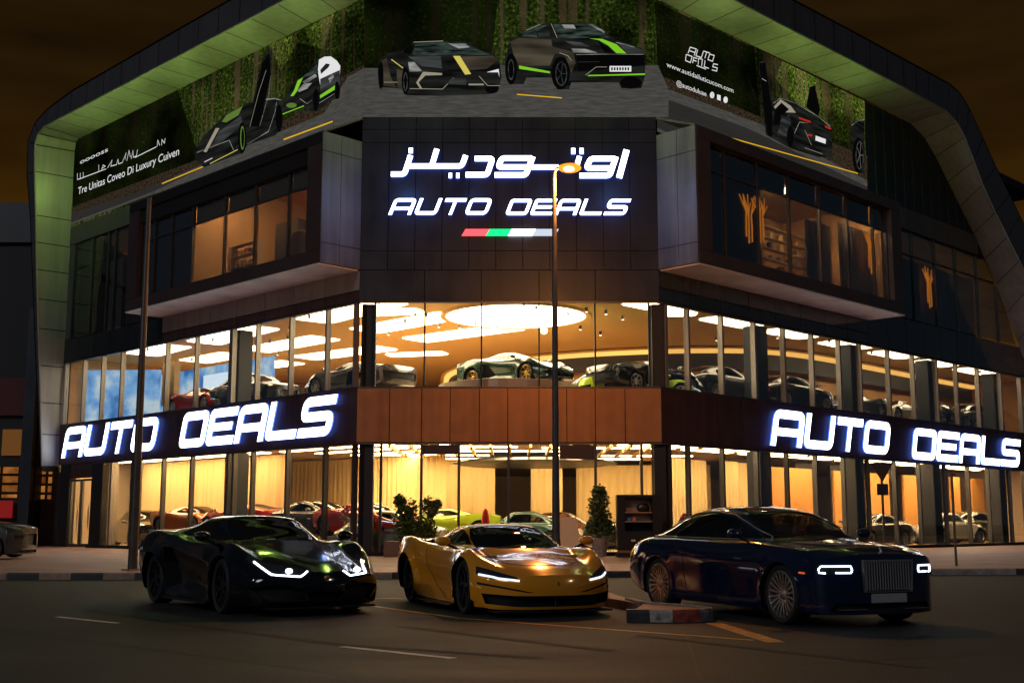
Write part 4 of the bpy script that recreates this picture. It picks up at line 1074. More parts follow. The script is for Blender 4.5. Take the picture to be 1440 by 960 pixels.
def strip(A, B, w, z=4.165, m=None):
    A, B = Vector((*A, z)), Vector((*B, z)); d = (B-A).normalized(); n = Vector((-d.y, d.x, 0))*w/2; g = MB()
    g.hexa([A-n, B-n, B+n, A+n]+[p+Vector((0, 0, .03)) for p in (A-n, B-n, B+n, A+n)], m or E_strip); part(g, 'strip_light')
for o in (-1.1, -2.4): strip(Lp(22.6, o), Lp(9.6, o), .32)
for o in (-1.2, -2.9, -4.7, -6.6): strip(Lp(8.8, o), Lp(1.2, o), .34)
for y, a, b in ((44.2, -3.8, 4), (46.5, -5, .2), (47.5, 1.2, 6), (49.5, -4, 3), (52.5, -6, -1), (53, 2, 8), (55.6, -6, 6)): strip((a, y), (b, y+.5), .30)
for o in (-1.2, -2.4, -3.5): 
    for s in range(2, 34, 4): strip(Rp(s, o), Rp(s+3.2, o), .34)
for o in (-1.4, -2.9): strip(Lp(21.5, o), Lp(9.8, o), .2)
g = MB()      # hanging ceiling raft with dark edge
g.lathe([(.01, 3.72), (3.2, 3.72), (3.6, 3.8), (3.2, 3.92), (.01, 3.95)], M_char, 40, 'z', (1.0, 52.5, 0)); part(g, 'ceiling_raft', smooth=True)
for (fr, s, o) in (('L', 21, -1.8), ('R', 3.5, -1.8), ('R', 8.5, -1.9), ('R', 15, -1.9), ('R', 20.5, -1.9), ('R', 26, -1.9), ('R', 31, -1.9), ('C', -2.5, -3), ('C', 3, -6)):
    p = pt(fr, s, o, 4.13); g = MB(); g.lathe([(.001, -.03), (.20, -.03), (.22, .03)], emis('cool_downlight', (1, .90, .74), 60), 20, 'z', p); part(g, 'downlight')
for i in range(14):      # baffles
    x = -4.6+i*.75; g = MB(); g.box((x, 44.6, 4.02), (x+.09, 52, 4.15), M_orangec); part(g, 'baffle')
# --- upper rooms behind the bays
def room(fr, s0, s1, o0, o1, z0, z1, mb_, mc):
    g = MB(); fbox(g, fr, s0, s1, o0-.1, o0, z0, z1, mb_); fbox(g, fr, s0, s1, o0, o1, z1, z1+.08, mc); fbox(g, fr, s0, s1, o0, o1, z0-.08, z0, M_dkin)
    fbox(g, fr, s0-.08, s0, o0-.1, o1, z0, z1, mb_); fbox(g, fr, s1, s1+.08, o0-.1, o1, z0, z1, mb_); part(g, 'upper_room')
M_blind = mat('amber_blind', (.50, .25, .08), .8, noise=(1.5, .1)); M_bl2 = mat('brown_blind', (.16, .085, .06), .8)
room('L', .9, 9.2, -4.5, BO-.42, 10.6, 14.95, mat('office_wall', (.55, .33, .16), .7), M_orangec)
room('R', 4.6, 13.9, -3.5, BO-.42, 10.6, 14.95, MATS['office_wall'], M_bei)
g = MB()
for a, b in zip(mlb[:3], mlb[1:4]): fbox(g, 'L', a+.06, b-.06, BO-.40, BO-.38, 13.16, 13.86, M_blind)
a, b = mlb[3], mlb[4]; fbox(g, 'L', a+.06, b-.06, BO-.40, BO-.38, 13.16, 13.86, M_blind)
for a, b in zip(mlb[4:-1], mlb[5:]): fbox(g, 'L', a+.06, b-.06, BO-.40, BO-.38, 10.75, 13.85, M_bl2)
pieces(g, 'blind', BLD)
g = MB()
for a, b in zip(mrb[:2], mrb[1:3]): fbox(g, 'R', a+.06, b-.06, BO-.40, BO-.38, 10.75, 14.66, mat('navy_blind', (.035, .045, .055), .8))
for a, b in zip(mrb[2:-1], mrb[3:]): fbox(g, 'R', a+.06, b-.06, BO-.40, BO-.38, 13.78, 14.66, MATS['navy_blind'])
pieces(g, 'blind', BLD)
pleats('curtain', Rp(mrb[4]+.1, BO-1.0), Rp(mrb[5]-.1, BO-1.0), 10.65, 13.5, M_bei, .2)
pleats('curtain', Rp(mrb[5]+.3, BO-.8), Rp(mrb[7]-.15, BO-.8), 10.65, 13.7, mat('taupe_curtain', (.30, .22, .16), .8), .25)
pleats('curtain', Lp(18.8, -.5), Lp(20.6, -.6), 10.2, 13.7, mat('rose_curtain', (.34, .20, .17), .8), .3)
pleats('curtain', Lp(17.3, -.5), Lp(17.9, -.5), 10.2, 13.6, MATS['rose_curtain'], .3)
for a, b in ((18.2, 19.6), (21.4, 24.4), (25.2, 27.4)): pleats('curtain', Rp(a, -.6), Rp(b, -.6), 10.7, 13.8, MATS['taupe_curtain'], .4)
g = MB(); fbox(g, 'L', 14.1, 23.4, -3.6, -3.5, 10.2, 14.9, M_dkin); fbox(g, 'R', 15, 31, -3.1, -3.0, 10.6, 14.9, M_dkin); pieces(g, 'back_partition', BLD)
def arealamp(name, loc, size, energy, col, rot=(0, 0, 0), sy=None):
    d = bpy.data.lights.new(name, 'AREA'); d.energy = energy; d.color = col; d.size = size
    if sy: d.shape = 'RECTANGLE'; d.size_y = sy
    o = bpy.data.objects.new(name, d); COL.objects.link(o); o.location = loc; o.rotation_euler = rot; return o
for fr, s, o, e in (('L', 2.4, .2, 26), ('L', 5.2, .0, 26), ('L', 7.8, .3, 26), ('R', 6.6, -.2, 34), ('R', 9.0, -.2, 34), ('R', 10.9, 1.15, 34), ('R', 12.9, 1.2, 20)):
    p = pt(fr, s, o, 14.9); g = MB(); g.box((p.x-.22, p.y-.22, 14.86), (p.x+.22, p.y+.22, 14.93), emis('office_light' if e > 20 else 'office_light_dim', (1, .58, .24), 260 if e > 20 else 110)); part(g, 'ceiling_light')
# --- the curved wrap frame
def skin(g, rows, m, back, gap=.022, sub=None, flip=1):
    ref = back or Vector((0, 0, 1.25))
    """rows: two rails of points; panels between them with dark joints"""
    for (a0, a1), (b0, b1) in zip(rows[:-1], rows[1:]):
        nrm = (a1-a0).cross(b0-a0); nrm = nrm.normalized(); nrm = nrm if nrm.dot(ref-a0) > 0 else -nrm
        def lerp(u, v): return a0.lerp(b0, u).lerp(a1.lerp(b1, u), v)
        ku = max(1, round((b0-a0).length/(sub or 99)))
        L = (b0-a0).length/ku; W = max((a1-a0).length, .05)
        for k in range(ku):
            u0 = k/ku+gap/L/ku; u1 = (k+1)/ku-gap/L/ku; v0, v1 = min(.2, gap/W), 1-min(.2, gap/W)
            g.add([lerp(u0, v0), lerp(u1, v0), lerp(u1, v1), lerp(u0, v1)], [(0, 1, 2, 3)], m)
            g.add([p-nrm*.07 for p in (lerp(k/ku, 0), lerp((k+1)/ku, 0), lerp((k+1)/ku, 1), lerp(k/ku, 1))], [(0, 1, 2, 3)], M_charb)
k_ = .41421
FL = [((23.40, 3.95), (23.42, 3.95, .85), (23.62, 3.95)), ((23.48, 7.0), (23.5, 7, 1.08), (23.80, 7)), ((23.5, 10.6), (23.55, 10.6, 1.38), (23.95, 10.6)), ((23.52, 13.5), (23.62, 13.5, 1.6), (24.1, 13.5)), ((23.52, 16.2), (23.68, 16.2, 1.78), (24.3, 16.2)),
      ((23.54, 18.4), (23.74, 18.4, 1.95), (24.6, 18.4)), ((23.55, 19.8), (23.76, 19.75, 2.0), (24.62, 20.1)), ((23.45, 20.25), (23.45, 20.25, 2.0), (23.9, 20.9)), ((23.1, 20.4), (22.8, 20.45, 2.0), (22.6, 21.25)),
      ((20, 20.4), (20, 20.45, 2.0), (20, 21.5)), ((10, 20.4), (10, 20.42, 2.0), (10, 21.6)), ((0, 20.4), (-k_*2, 20.42, 2.0), (-k_*2, 21.65))]
def rails(st, fr, mir=0):
    I, Fp, O, B = [], [], [], []
    for (si, zi), (sf, zf, of), (so_, zo) in st:
        I.append(pt(fr, si, .01, zi)); Fp.append(pt(fr, sf, of, zf)); O.append(pt(fr, so_, of, zo)); B.append(pt(fr, so_+(0 if so_ > 1 else k_*2.8), -.8, zo))
    return I, Fp, O, B
I, Fp, O, B = rails(FL, 'L')
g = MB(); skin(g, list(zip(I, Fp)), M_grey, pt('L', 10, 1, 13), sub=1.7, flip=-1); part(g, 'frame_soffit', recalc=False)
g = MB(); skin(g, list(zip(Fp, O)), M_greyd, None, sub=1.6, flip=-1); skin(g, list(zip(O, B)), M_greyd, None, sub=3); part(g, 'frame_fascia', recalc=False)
g = MB(); g.tube([p+Vector((0, 0, 0)) for p in Fp], .045, M_grey, 6); part(g, 'frame_edge_trim', smooth=True)
g = MB(); b0 = [I[0], Fp[0], O[0], B[0]]; g.add(b0+[p-Vector((0, 0, .25)) for p in b0], [(0, 1, 2, 3), (4, 5, 6, 7), (0, 1, 5, 4), (1, 2, 6, 5), (2, 3, 7, 6), (3, 0, 4, 7)], M_blk); part(g, 'frame_foot')
FRR = [(INR[0], (-k_*2, 20.42, 2.0), (-k_*2, 21.65)), (INR[1], (5, 20.42, 2.0), (5, 21.7)), (INR[2], (11, 20.48, 2.0), (11, 21.8)), (INR[3], (15.5, 20.5, 2.0), (15.5, 21.85)), (INR[4], (17.8, 20.48, 2.), (18, 21.88)),
       (INR[5], (19.6, 20.45, 2.0), (20.2, 21.9)), (INR[6], (20.7, 20.15, 2.0), (21.2, 21.75)), (INR[7], (21.5, 19.6, 2.0), (22.2, 21.2)), (INR[8], (23.2, 17.6, 2.0), (24.9, 18.85)), (INR[9], (24.5, 16.45, 2.0), (26.4, 17.7)),
       (INR[10], (27.1, 14.4, 2.0), (28.6, 15.9)), (INR[11], (29.6, 12.2, 2.0), (31, 13.9)), (INR[12], (32, 9.8, 2.0), (33.3, 11.9)), (INR[13], (34, 7.6, 2.0), (35.5, 9.8))]
I2, F2, O2, B2 = rails(FRR, 'R')
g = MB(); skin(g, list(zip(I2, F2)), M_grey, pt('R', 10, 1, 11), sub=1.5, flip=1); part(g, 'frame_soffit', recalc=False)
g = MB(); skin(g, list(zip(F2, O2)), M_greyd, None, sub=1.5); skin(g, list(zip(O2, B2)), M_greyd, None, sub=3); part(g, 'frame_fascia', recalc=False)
g = MB(); g.tube(F2, .045, M_grey, 6); part(g, 'frame_edge_trim', smooth=True)
g = MB()     # corner stretch of the frame above the billboard
def xc(o, s): return (XL-k_*o) if s < 0 else (XR+k_*o)
skin(g, [(Vector((XL+(XR-XL)*i/8 if 0 < i < 8 else (XL if i == 0 else XR), YC-.01, 20.4)), Vector(((XL-k_*2)+(XR-XL+4*k_)*i/8, YC-2, 20.42))) for i in range(9)], M_grey, None); part(g, 'frame_soffit', recalc=False)
g = MB(); skin(g, [(Vector(((XL-k_*2)+(XR-XL+4*k_)*i/8, YC-2, 20.42)), Vector(((XL-k_*2)+(XR-XL+4*k_)*i/8, YC-2, 21.65))) for i in range(9)], M_greyd, None)
skin(g, [(Vector(((XL-k_*2)+(XR-XL+4*k_)*i/2, YC-2, 21.65)), Vector((XL+(XR-XL)*i/2, YC+.8, 21.65))) for i in range(3)], M_greyd, None); part(g, 'frame_fascia', recalc=False)

# added unseen point lamps standing in for light off the board and corner letters
def glow(name, p, e, c):
    d = bpy.data.lights.new(name, 'POINT'); d.energy = e; d.color = c; d.shadow_soft_size = 0; d.specular_factor = 0
    o = bpy.data.objects.new(name, d); COL.objects.link(o); o.location = p
for fr, ss in (('L', (2.5, 7, 11.5, 16, 20)), ('C', (-3, 3)), ('R', (2.5, 7.5, 12.5))):
    for s in ss: glow('added_board_glow', pt(fr, s, 1.25, 18.3), 115, (.50, .85, .16))
for x, o, e in ((-3.9, 2.3, 40), (-1.4, 1.8, 9), (1.4, 1.8, 9), (3.7, 2.3, 40)): glow('added_sign_glow', pt('C', x, o, 13.3), e, (.16, .36, 1.0))
# ================================================================ illuminated letters
from mathutils.geometry import tessellate_polygon
M_let = emis('letter_face', (.92, .95, 1.0), 5)
M_halo = emis('letter_halo', (.10, .22, 1.0), 2.2)
def arcpath(P, r):
    """round the inner corners of a polyline"""
    P = [Vector(p) for p in P]; o = [P[0]]
    for a, b, c in zip(P[:-2], P[1:-1], P[2:]):
        u = (a-b); v = (c-b); k = min(r, u.length*.45, v.length*.45); p0 = b+u.normalized()*k; p1 = b+v.normalized()*k
        for i in range(5):
            t = i/4; o.append(p0*(1-t)**2+b*2*t*(1-t)+p1*t*t)
    o.append(P[-1]); return o
def stroke(P, w, closed=False):
    """2D ribbon of width w along P with mitred joints: list of (left, right)"""
    n = len(P); o = []
    for i in range(n):
        if closed: a, b, c = P[i-1], P[i], P[(i+1) % n]
        else: a, b, c = P[max(i-1, 0)], P[i], P[min(i+1, n-1)]
        d0 = (b-a); d1 = (c-b)
        if d0.length < 1e-9: d0 = d1
        if d1.length < 1e-9: d1 = d0
        d0 = d0.normalized(); d1 = d1.normalized(); n0 = Vector((-d0.y, d0.x)); n1 = Vector((-d1.y, d1.x)); m = (n0+n1)
        m = m.normalized() if m.length > 1e-6 else n0; k = w/2/max(.45, m.dot(n0)); o.append((b+m*k, b-m*k))
    return o
GL = {'A': ([[(0, 0), (0, 1), (1, 1), (1, 0)]], [[(0, .36), (1, .36)]]), 'U': ([[(0, 1), (0, 0), (1, 0), (1, 1)]], []), 'T': ([[(-.05, 1), (1.05, 1)]], [[(.5, 1), (.5, 0)]]),
      'O': ([[(0, .5), (0, 1), (1, 1), (1, 0), (0, 0)]], []), 'D': ([[(0, .5), (0, 1), (1, 1), (1, 0), (0, 0)]], []), 'E': ([[(1, 1), (0, 1), (0, 0), (1, 0)]], [[(0, .5), (.95, .5)]]),
      'L': ([[(0, 1), (0, 0), (1, 0)]], []), 'S': ([[(1, 1), (0, 1), (0, .5), (1, .5), (1, 0), (0, 0)]], [])}
def put_stroke(g, pts2, w, closed, tf, o0, o1, halo=True, face=None):
    q2 = stroke(pts2, w, closed); n = len(q2); vs = []
    for o in (o1, o0):
        for l, r in q2: vs += [tf(l.x, l.y, o), tf(r.x, r.y, o)]
    rng = range(n) if closed else range(n-1); f = []; sd_ = []
    for i in rng:
        j = (i+1) % n; f.append((2*i, 2*i+1, 2*j+1, 2*j)); k = 2*n
        sd_ += [(2*i, 2*j, k+2*j, k+2*i), (2*i+1, k+2*i+1, k+2*j+1, 2*j+1), (k+2*i, k+2*j, k+2*j+1, k+2*i+1)]
    if not closed: sd_ += [(0, 2*n, 2*n+1, 1), (2*n-2, 2*n-1, 4*n-1, 4*n-2)]
    g.add(vs, f, face or M_let)
    g.add(vs, sd_, M_halo if halo else (face or M_let))
def word(sign, text, fr, x0, x1, z0, z1, o0, o1, lw, gapf=.16, slant=.28, flip=False):
    """letters of one word between x0 and x1 along the facade; text runs left to right as read from the street"""
    h = z1-z0; n = len(text); tot = abs(x1-x0)-slant*h; lwid = tot/(n+gapf*(n-1)); sg = 1 if x1 > x0 else -1
    for i, ch in enumerate(text):
        a = x0+sg*i*lwid*(1+gapf); t = lw*h; W_ = lwid-t; H_ = h-t; g = MB()
        def tf(x, y, o): z = z0+t/2+y; return pt(fr, a+sg*(t/2+x+slant*(y+t/2)), o, z)
        main, sub = GL[ch]
        for P in main:
            P2 = [(x*W_, y*H_) for x, y in P]
            if ch in 'OD':
                pp = arcpath(P2[:]+[P2[0]], .12*h if ch == 'D' else .2*h)[:-1]; put_stroke(g, pp, t, True, tf, o0, o1)
            else:
                pp = arcpath(P2, .16*h if ch in 'AUS' else .07*h)
                if ch in 'AUT': # run open legs to the line edge
                    d = (pp[0]-pp[1]).normalized()*t/2; d2 = (pp[-1]-pp[-2]).normalized()*t/2
                    if ch in 'AU': pp = [pp[0]+d]+pp[1:-1]+[pp[-1]+d2]
                elif ch in 'ELS': d = (pp[0]-pp[1]).normalized()*t/2; d2 = (pp[-1]-pp[-2]).normalized()*t/2; pp = [pp[0]+d]+pp[1:-1]+[pp[-1]+d2]
                put_stroke(g, pp, t, False, tf, o0, o1)
        for P in sub:
            P2 = [Vector((x*W_, y*H_)) for x, y in P]
            if ch == 'T': P2[1].y -= t/2
            put_stroke(g, P2, t*.9, False, tf, o0+.002, o1-.004)
        g.build('letter', sign, recalc=False)
def signroot(fr, s, z, label):
    r = empty('illuminated_sign', (0, 0, 0)); tag(r, label, 'sign'); return r
S1 = signroot('L', 12, 5, 'glowing white AUTO DEALS letters on the left wing above the glass side door')
word(S1, 'AUTO', 'L', 22.85, 13.55, 4.33, 5.77, .13, .19, .235, .07, .30); word(S1, 'DEALS', 'L', 11.9, .95, 4.33, 5.78, .13, .19, .235, .07, .30)
S2 = signroot('R', 18, 5, 'glowing white AUTO DEALS letters on the right wing above the dark blue coupe')
word(S2, 'AUTO', 'R', 6.6, 16.3, 4.22, 5.65, .13, .19, .235, .07, .28); word(S2, 'DEALS', 'R', 18.1, 30.3, 4.12, 5.56, .13, .19, .235, .07, .28)
S3 = signroot('C', 0, 13, 'glowing two-line sign with Arabic lettering above AUTO DEALS on the corner wall')
word(S3, 'AUTO', 'C', -4.42, -.68, 12.13, 12.73, .13, .22, .20, .13, .38); word(S3, 'DEALS', 'C', -.25, 4.27, 12.12, 12.71, .13, .22, .20, .13, .38)
AR = [  # strokes of the Arabic word, traced as it stands on the wall (picture units)
    ('l', 30, [(1300, 76), (1262, 217)]),
    ('l', 27, [(1240, 120), (1118, 120), (1096, 168), (1226, 168)]), ('l', 27, [(1247, 110), (1214, 206), (1062, 206)]),
    ('l', 25, [(1062, 108), (1046, 163), (812, 163)]), ('l', 30, [(1020, 82), (1040, 82)]), ('l', 30, [(1062, 82), (1082, 82)]),
    ('l', 27, [(820, 118), (668, 118), (650, 163), (800, 163)]), ('l', 27, [(826, 110), (790, 203), (632, 203)]),
    ('l', 27, [(532, 120), (622, 120), (594, 202), (485, 202)]),
    ('l', 26, [(486, 104), (466, 158), (186, 158)]), ('l', 26, [(340, 72), (316, 150)]), ('l', 26, [(207, 104), (176, 199), (108, 199)]),
    ('l', 26, [(400, 206), (416, 206)]), ('l', 26, [(438, 206), (454, 206)]), ('l', 28, [(198, 80), (218, 80)])]
for k, (_, wd, P) in enumerate(AR):
    P2 = []
    for x, y in P:
        s, z = sz('C', 520+x/3.6, 190+y/3.6, .2); P2.append(Vector((s, z)))
    g = MB(); put_stroke(g, arcpath(P2, .12) if len(P2) > 2 else P2, wd/3.6*.0255, False, lambda x, y, o: pt('C', x, o, y), .13+.001*k, .22+.0015*k); g.build('letter', S3, recalc=False)
S4 = signroot('C', 0, 11, 'slim red, green and white light bar under the corner lettering')
for x0, x1, m in ((652, 686, emis('bar_red', (1, .10, .12), 1.6)), (686, 717, emis('bar_green', (.01, .8, .22), 1.6)), (717, 751, emis('bar_white', (.85, .9, 1), 4)), (751, 783, emis('bar_grey', (.5, .55, .65), 1.3))):
    s0, z = sz('C', x0, 327, .15); s1, _ = sz('C', x1, 327, .15); g = MB(); h = .12; sl = .07
    P = [pt('C', s0-sl, .12, z-h), pt('C', s1-sl, .12, z-h), pt('C', s1-sl, .2, z-h), pt('C', s0-sl, .2, z-h), pt('C', s0+sl, .12, z+h), pt('C', s1+sl, .12, z+h), pt('C', s1+sl, .2, z+h), pt('C', s0+sl, .2, z+h)]
    g.hexa(P, m); g.build('light_bar', S4)
# ================================================================ the wrap-round billboard
def forest(name, cols, trunk=(.05, .035, .018), gain=1.):
    """printed woodland: leaf speckle, upright trunks, brighter clearings; coordinates are metres along the board"""
    m = bpy.data.materials.new(name); m.use_nodes = True; n = m.node_tree; n.nodes.clear(); L = n.links.new
    N = n.nodes.new; o = N('ShaderNodeOutputMaterial'); e = N('ShaderNodeEmission'); uv = N('ShaderNodeUVMap'); uv.uv_map = 'board'
    f = N('ShaderNodeTexNoise'); f.inputs['Scale'].default_value = 7; f.inputs['Detail'].default_value = 8; f.inputs['Roughness'].default_value = .75
    L(uv.outputs[0], f.inputs['Vector'])
    r = N('ShaderNodeValToRGB'); r.color_ramp.elements[0].position = .42; r.color_ramp.elements[0].color = (.003, .005, .001, 1)
    r.color_ramp.elements[1].position = .72; r.color_ramp.elements[1].color = (*cols[1], 1); e2 = r.color_ramp.elements.new(.55); e2.color = (*cols[0], 1)
    L(f.outputs['Fac'], r.inputs[0])
    mp = N('ShaderNodeMapping'); mp.inputs['Scale'].default_value = (1.9, .07, 1); L(uv.outputs[0], mp.inputs[0])
    t = N('ShaderNodeTexNoise'); t.inputs['Scale'].default_value = 1.6; t.inputs['Detail'].default_value = 3; L(mp.outputs[0], t.inputs['Vector'])
    tr = N('ShaderNodeValToRGB'); tr.color_ramp.elements[0].position = .50; tr.color_ramp.elements[0].color = (0, 0, 0, 1); tr.color_ramp.elements[1].position = .57; tr.color_ramp.elements[1].color = (1, 1, 1, 1)
    L(t.outputs['Fac'], tr.inputs[0])
    mx = N('ShaderNodeMixRGB'); tm = N('ShaderNodeMath'); tm.operation = 'MULTIPLY'; tm.inputs[1].default_value = .75; L(tr.outputs[0], tm.inputs[0]); L(tm.outputs[0], mx.inputs[0]); L(r.outputs[0], mx.inputs[1]); mx.inputs[2].default_value = (*trunk, 1)
    b = N('ShaderNodeTexNoise'); b.inputs['Scale'].default_value = .35; b.inputs['Detail'].default_value = 2; L(uv.outputs[0], b.inputs['Vector'])
    br = N('ShaderNodeMapRange'); br.inputs['From Min'].default_value = .35; br.inputs['From Max'].default_value = .65; br.inputs['To Min'].default_value = .25; br.inputs['To Max'].default_value = 1.9
    L(b.outputs['Fac'], br.inputs[0]); m2 = N('ShaderNodeMixRGB'); m2.blend_type = 'MULTIPLY'; m2.inputs[0].default_value = 1; L(mx.outputs[0], m2.inputs[1]); L(br.outputs[0], m2.inputs[2])
    L(m2.outputs[0], e.inputs[0]); e.inputs[1].default_value = gain; L(e.outputs[0], o.inputs[0]); MATS[name] = m; return m
def grain(name, c0, c1, sx=(.6, 4, 1), sc=3, gain=1.):
    m = bpy.data.materials.new(name); m.use_nodes = True; n = m.node_tree; n.nodes.clear(); L = n.links.new; N = n.nodes.new
    o = N('ShaderNodeOutputMaterial'); e = N('ShaderNodeEmission'); uv = N('ShaderNodeUVMap'); uv.uv_map = 'board'; mp = N('ShaderNodeMapping'); mp.inputs['Scale'].default_value = sx
    f = N('ShaderNodeTexNoise'); f.inputs['Scale'].default_value = sc; f.inputs['Detail'].default_value = 6 if 'ink' not in name else 1.5; L(uv.outputs[0], mp.inputs[0]); L(mp.outputs[0], f.inputs['Vector'])
    r = N('ShaderNodeValToRGB'); r.color_ramp.elements[0].position = .35; r.color_ramp.elements[0].color = (*c0, 1); r.color_ramp.elements[1].position = .68; r.color_ramp.elements[1].color = (*c1, 1)
    L(f.outputs['Fac'], r.inputs[0]); L(r.outputs[0], e.inputs[0]); e.inputs[1].default_value = gain; L(e.outputs[0], o.inputs[0]); MATS[name] = m; return m
M_for = forest('printed_forest', ((.018, .030, .004), (.13, .18, .02)), gain=.9)
M_ford = forest('printed_forest_dark', ((.004, .007, .001), (.028, .034, .006)), (.008, .006, .003), gain=.8)
M_forb = forest('printed_forest_bright', ((.045, .075, .008), (.30, .36, .03)), (.07, .05, .02), gain=1.2)
M_proad = grain('printed_road', (.045, .043, .038), (.075, .072, .066))
M_prod = grain('printed_road_dark', (.022, .021, .019), (.027, .025, .023), (.25, 1.6, 1), 1.2)
M_pgrav = grain('printed_verge', (.010, .007, .004), (.050, .034, .020), (1, 1, 1), 9)
def ink(name, c, g=1.): return emis('ink_'+name, c, g)
K_blk = ink('black', (.002, .002, .002)); K_dk = grain('ink_dark', (.003, .0035, .003), (.016, .017, .015), (.35, 2.2, 1), 2); K_brz = grain('ink_bronze', (.022, .018, .012), (.075, .062, .042), (.3, 1.6, 1), 1.6); K_gry = grain('ink_grey', (.012, .013, .013), (.06, .063, .063), (.3, 3, 1), 1.6); K_lgr = grain('ink_light_grey', (.09, .09, .085), (.38, .38, .36), (.4, 2, 1), 3)
K_wht = ink('white', (.75, .75, .75)); K_yel = ink('yellow', (.62, .52, .10)); K_grn = ink('lime', (.20, .55, .02)); K_amb = ink('amber', (.75, .42, .01)); K_gls = grain('ink_glass', (.002, .004, .003), (.045, .065, .055), (.5, 2.5, 1), 3); K_red = ink('red', (.45, .02, .01)); K_rim = ink('rim_light', (.30, .27, .20)); K_lea = ink('leaf', (.10, .17, .03))
BB = empty('billboard'); tag(BB, 'long wrap-round billboard picturing dark sports cars on a forest road', 'billboard')
def uvboard(o, fr):
    me = o.data; uvl = me.uv_layers.new(name='board'); a, u, n = FR[fr]; k = {'L': 40, 'C': 0, 'R': 80}[fr]
    for l in me.loops:
        v = me.vertices[l.vertex_index].co; uvl.data[l.index].uv = (u.dot(Vector((v.x, v.y, 0))-a)+k, v.z)
def board(fr, pts, o, m, name='board'):
    g = MB(); fpoly(g, fr, pts, o-.03, o, m); ob = g.build(name, BB); uvboard(ob, fr); return ob
ZTT = 20.38
class Pic:
    """flat printed artwork on one face of the board"""
    def __init__(s, fr, sc, off, base=.012): s.fr, s.sc, s.off, s.o, s.g = fr, sc, off, base, MB()
    def P(s, pts): return [sz(s.fr, s.off[0]+x/s.sc, s.off[1]+y/s.sc, .06) for x, y in pts]
    def poly(s, pts, m):
        P = s.P(pts); s.o += .0011
        P = [(a, min(b, ZTT-.02)) for a, b in P]; tri = tessellate_polygon([[Vector((a, b, 0)) for a, b in P]])
        s.g.add([pt(s.fr, a, s.o, b) for a, b in P], [tuple(t) for t in tri], m)
    def line(s, pts, w, m): # w in picture pixels
        P = [Vector(p) for p in s.P(pts)]; q2 = stroke(P, w*.0255, False); s.o += .0011; vs = []
        for l, r in q2: vs += [pt(s.fr, l.x, s.o, l.y), pt(s.fr, r.x, s.o, r.y)]
        s.g.add(vs, [(2*i, 2*i+1, 2*i+3, 2*i+2) for i in range(len(q2)-1)], m)
    def ell(s, cx, cy, rx, ry, m, n=22): s.poly([(cx+rx*math.cos(2*math.pi*i/n), cy+ry*math.sin(2*math.pi*i/n)) for i in range(n)], m)
    def done(s, name): o = s.g.build(name, BB, recalc=False); uvboard(o, s.fr); return o
board('C', [(XL, ZBB), (XR, ZBB), (XR, ZTT), (XL, ZTT)], .06, M_for)
board('L', [(0, ZBB), (SLW-.05, ZBB), (SLW-.05, ZTT), (0, ZTT)], .06, M_for)
board('R', [(0, ZBB), (15.35, ZBB), (15.35, ZTT), (0, ZTT)], .06, M_for)
B_ = .062
p = Pic('C', 1, (0, 0), B_)
p.poly([(512, 96), (560, 92), (700, 92), (925, 92), (940, 125), (940, 165), (512, 165)], M_proad)
p.poly([(512, 0), (700, 0), (690, 96), (512, 96)], M_ford); p.line([(727, 133), (790, 138)], 1.6, K_amb)

p.done('printed_scene')
p = Pic('C', 6.4, (520, 0), B_+.008)
p.poly([(78, 560), (110, 530), (165, 480), (295, 462), (310, 430), (400, 380), (470, 370), (660, 368), (860, 378), (960, 430), (1110, 490), (1165, 540), (1185, 700), (1160, 800), (1080, 850), (620, 865), (330, 860), (290, 800), (130, 790), (85, 790), (72, 660)], K_dk)
p.poly([(100, 560), (150, 520), (190, 700), (240, 790), (125, 775), (120, 650)], K_brz); p.poly([(240, 620), (300, 640), (300, 800), (250, 790)], K_brz)
p.ell(100, 680, 24, 125, K_blk); p.ell(322, 730, 34, 125, K_blk); p.ell(322, 740, 20, 90, K_gry, 12); p.ell(322, 740, 13, 70, K_blk, 12); p.ell(1100, 800, 62, 45, K_blk)
p.poly([(410, 397), (640, 378), (860, 388), (960, 445), (1100, 498), (620, 502), (430, 505), (385, 495)], K_gls); p.poly([(310, 455), (380, 402), (372, 495), (300, 475)], K_blk)
p.poly([(700, 395), (860, 395), (900, 430), (800, 440)], K_lgr); p.poly([(480, 430), (600, 420), (640, 460), (500, 460)], K_gry)
p.poly([(345, 515), (640, 510), (650, 620), (470, 600)], K_gry); p.poly([(820, 515), (1110, 505), (1150, 545), (1060, 620), (880, 640)], K_brz)
p.poly([(750, 508), (812, 508), (912, 670), (858, 676)], K_yel); p.poly([(345, 562), (400, 560), (472, 645), (360, 650)], K_lgr)
p.poly([(480, 650), (650, 662), (652, 680), (500, 684), (440, 745), (470, 800), (452, 800), (418, 748)], K_rim); p.line([(360, 802), (655, 806), (755, 705)], .9, K_rim); p.line([(985, 690), (1060, 775), (1170, 775)], .9, K_rim)
p.poly([(1050, 655), (1160, 625), (1168, 700), (1155, 655)], K_wht); p.poly([(890, 758), (1025, 758), (1025, 772), (890, 772)], K_rim); p.line([(395, 385), (660, 374)], 1, K_rim); p.line([(195, 540), (300, 618)], 1.3, K_yel); p.line([(130, 745), (250, 745)], .8, K_rim)
p.poly([(730, 710), (870, 710), (870, 770), (700, 760)], K_gry)
p.done('printed_car')
p = Pic('C', 6, (700, 10), B_+.042)
p.poly([(60, 440), (100, 300), (160, 265), (180, 230), (360, 150), (440, 140), (760, 140), (900, 210), (1000, 280), (1210, 350), (1245, 420), (1240, 590), (1210, 690), (1040, 690), (1020, 640), (620, 640), (600, 700), (500, 700), (450, 600), (240, 600), (220, 655), (110, 655), (70, 600)], K_dk)
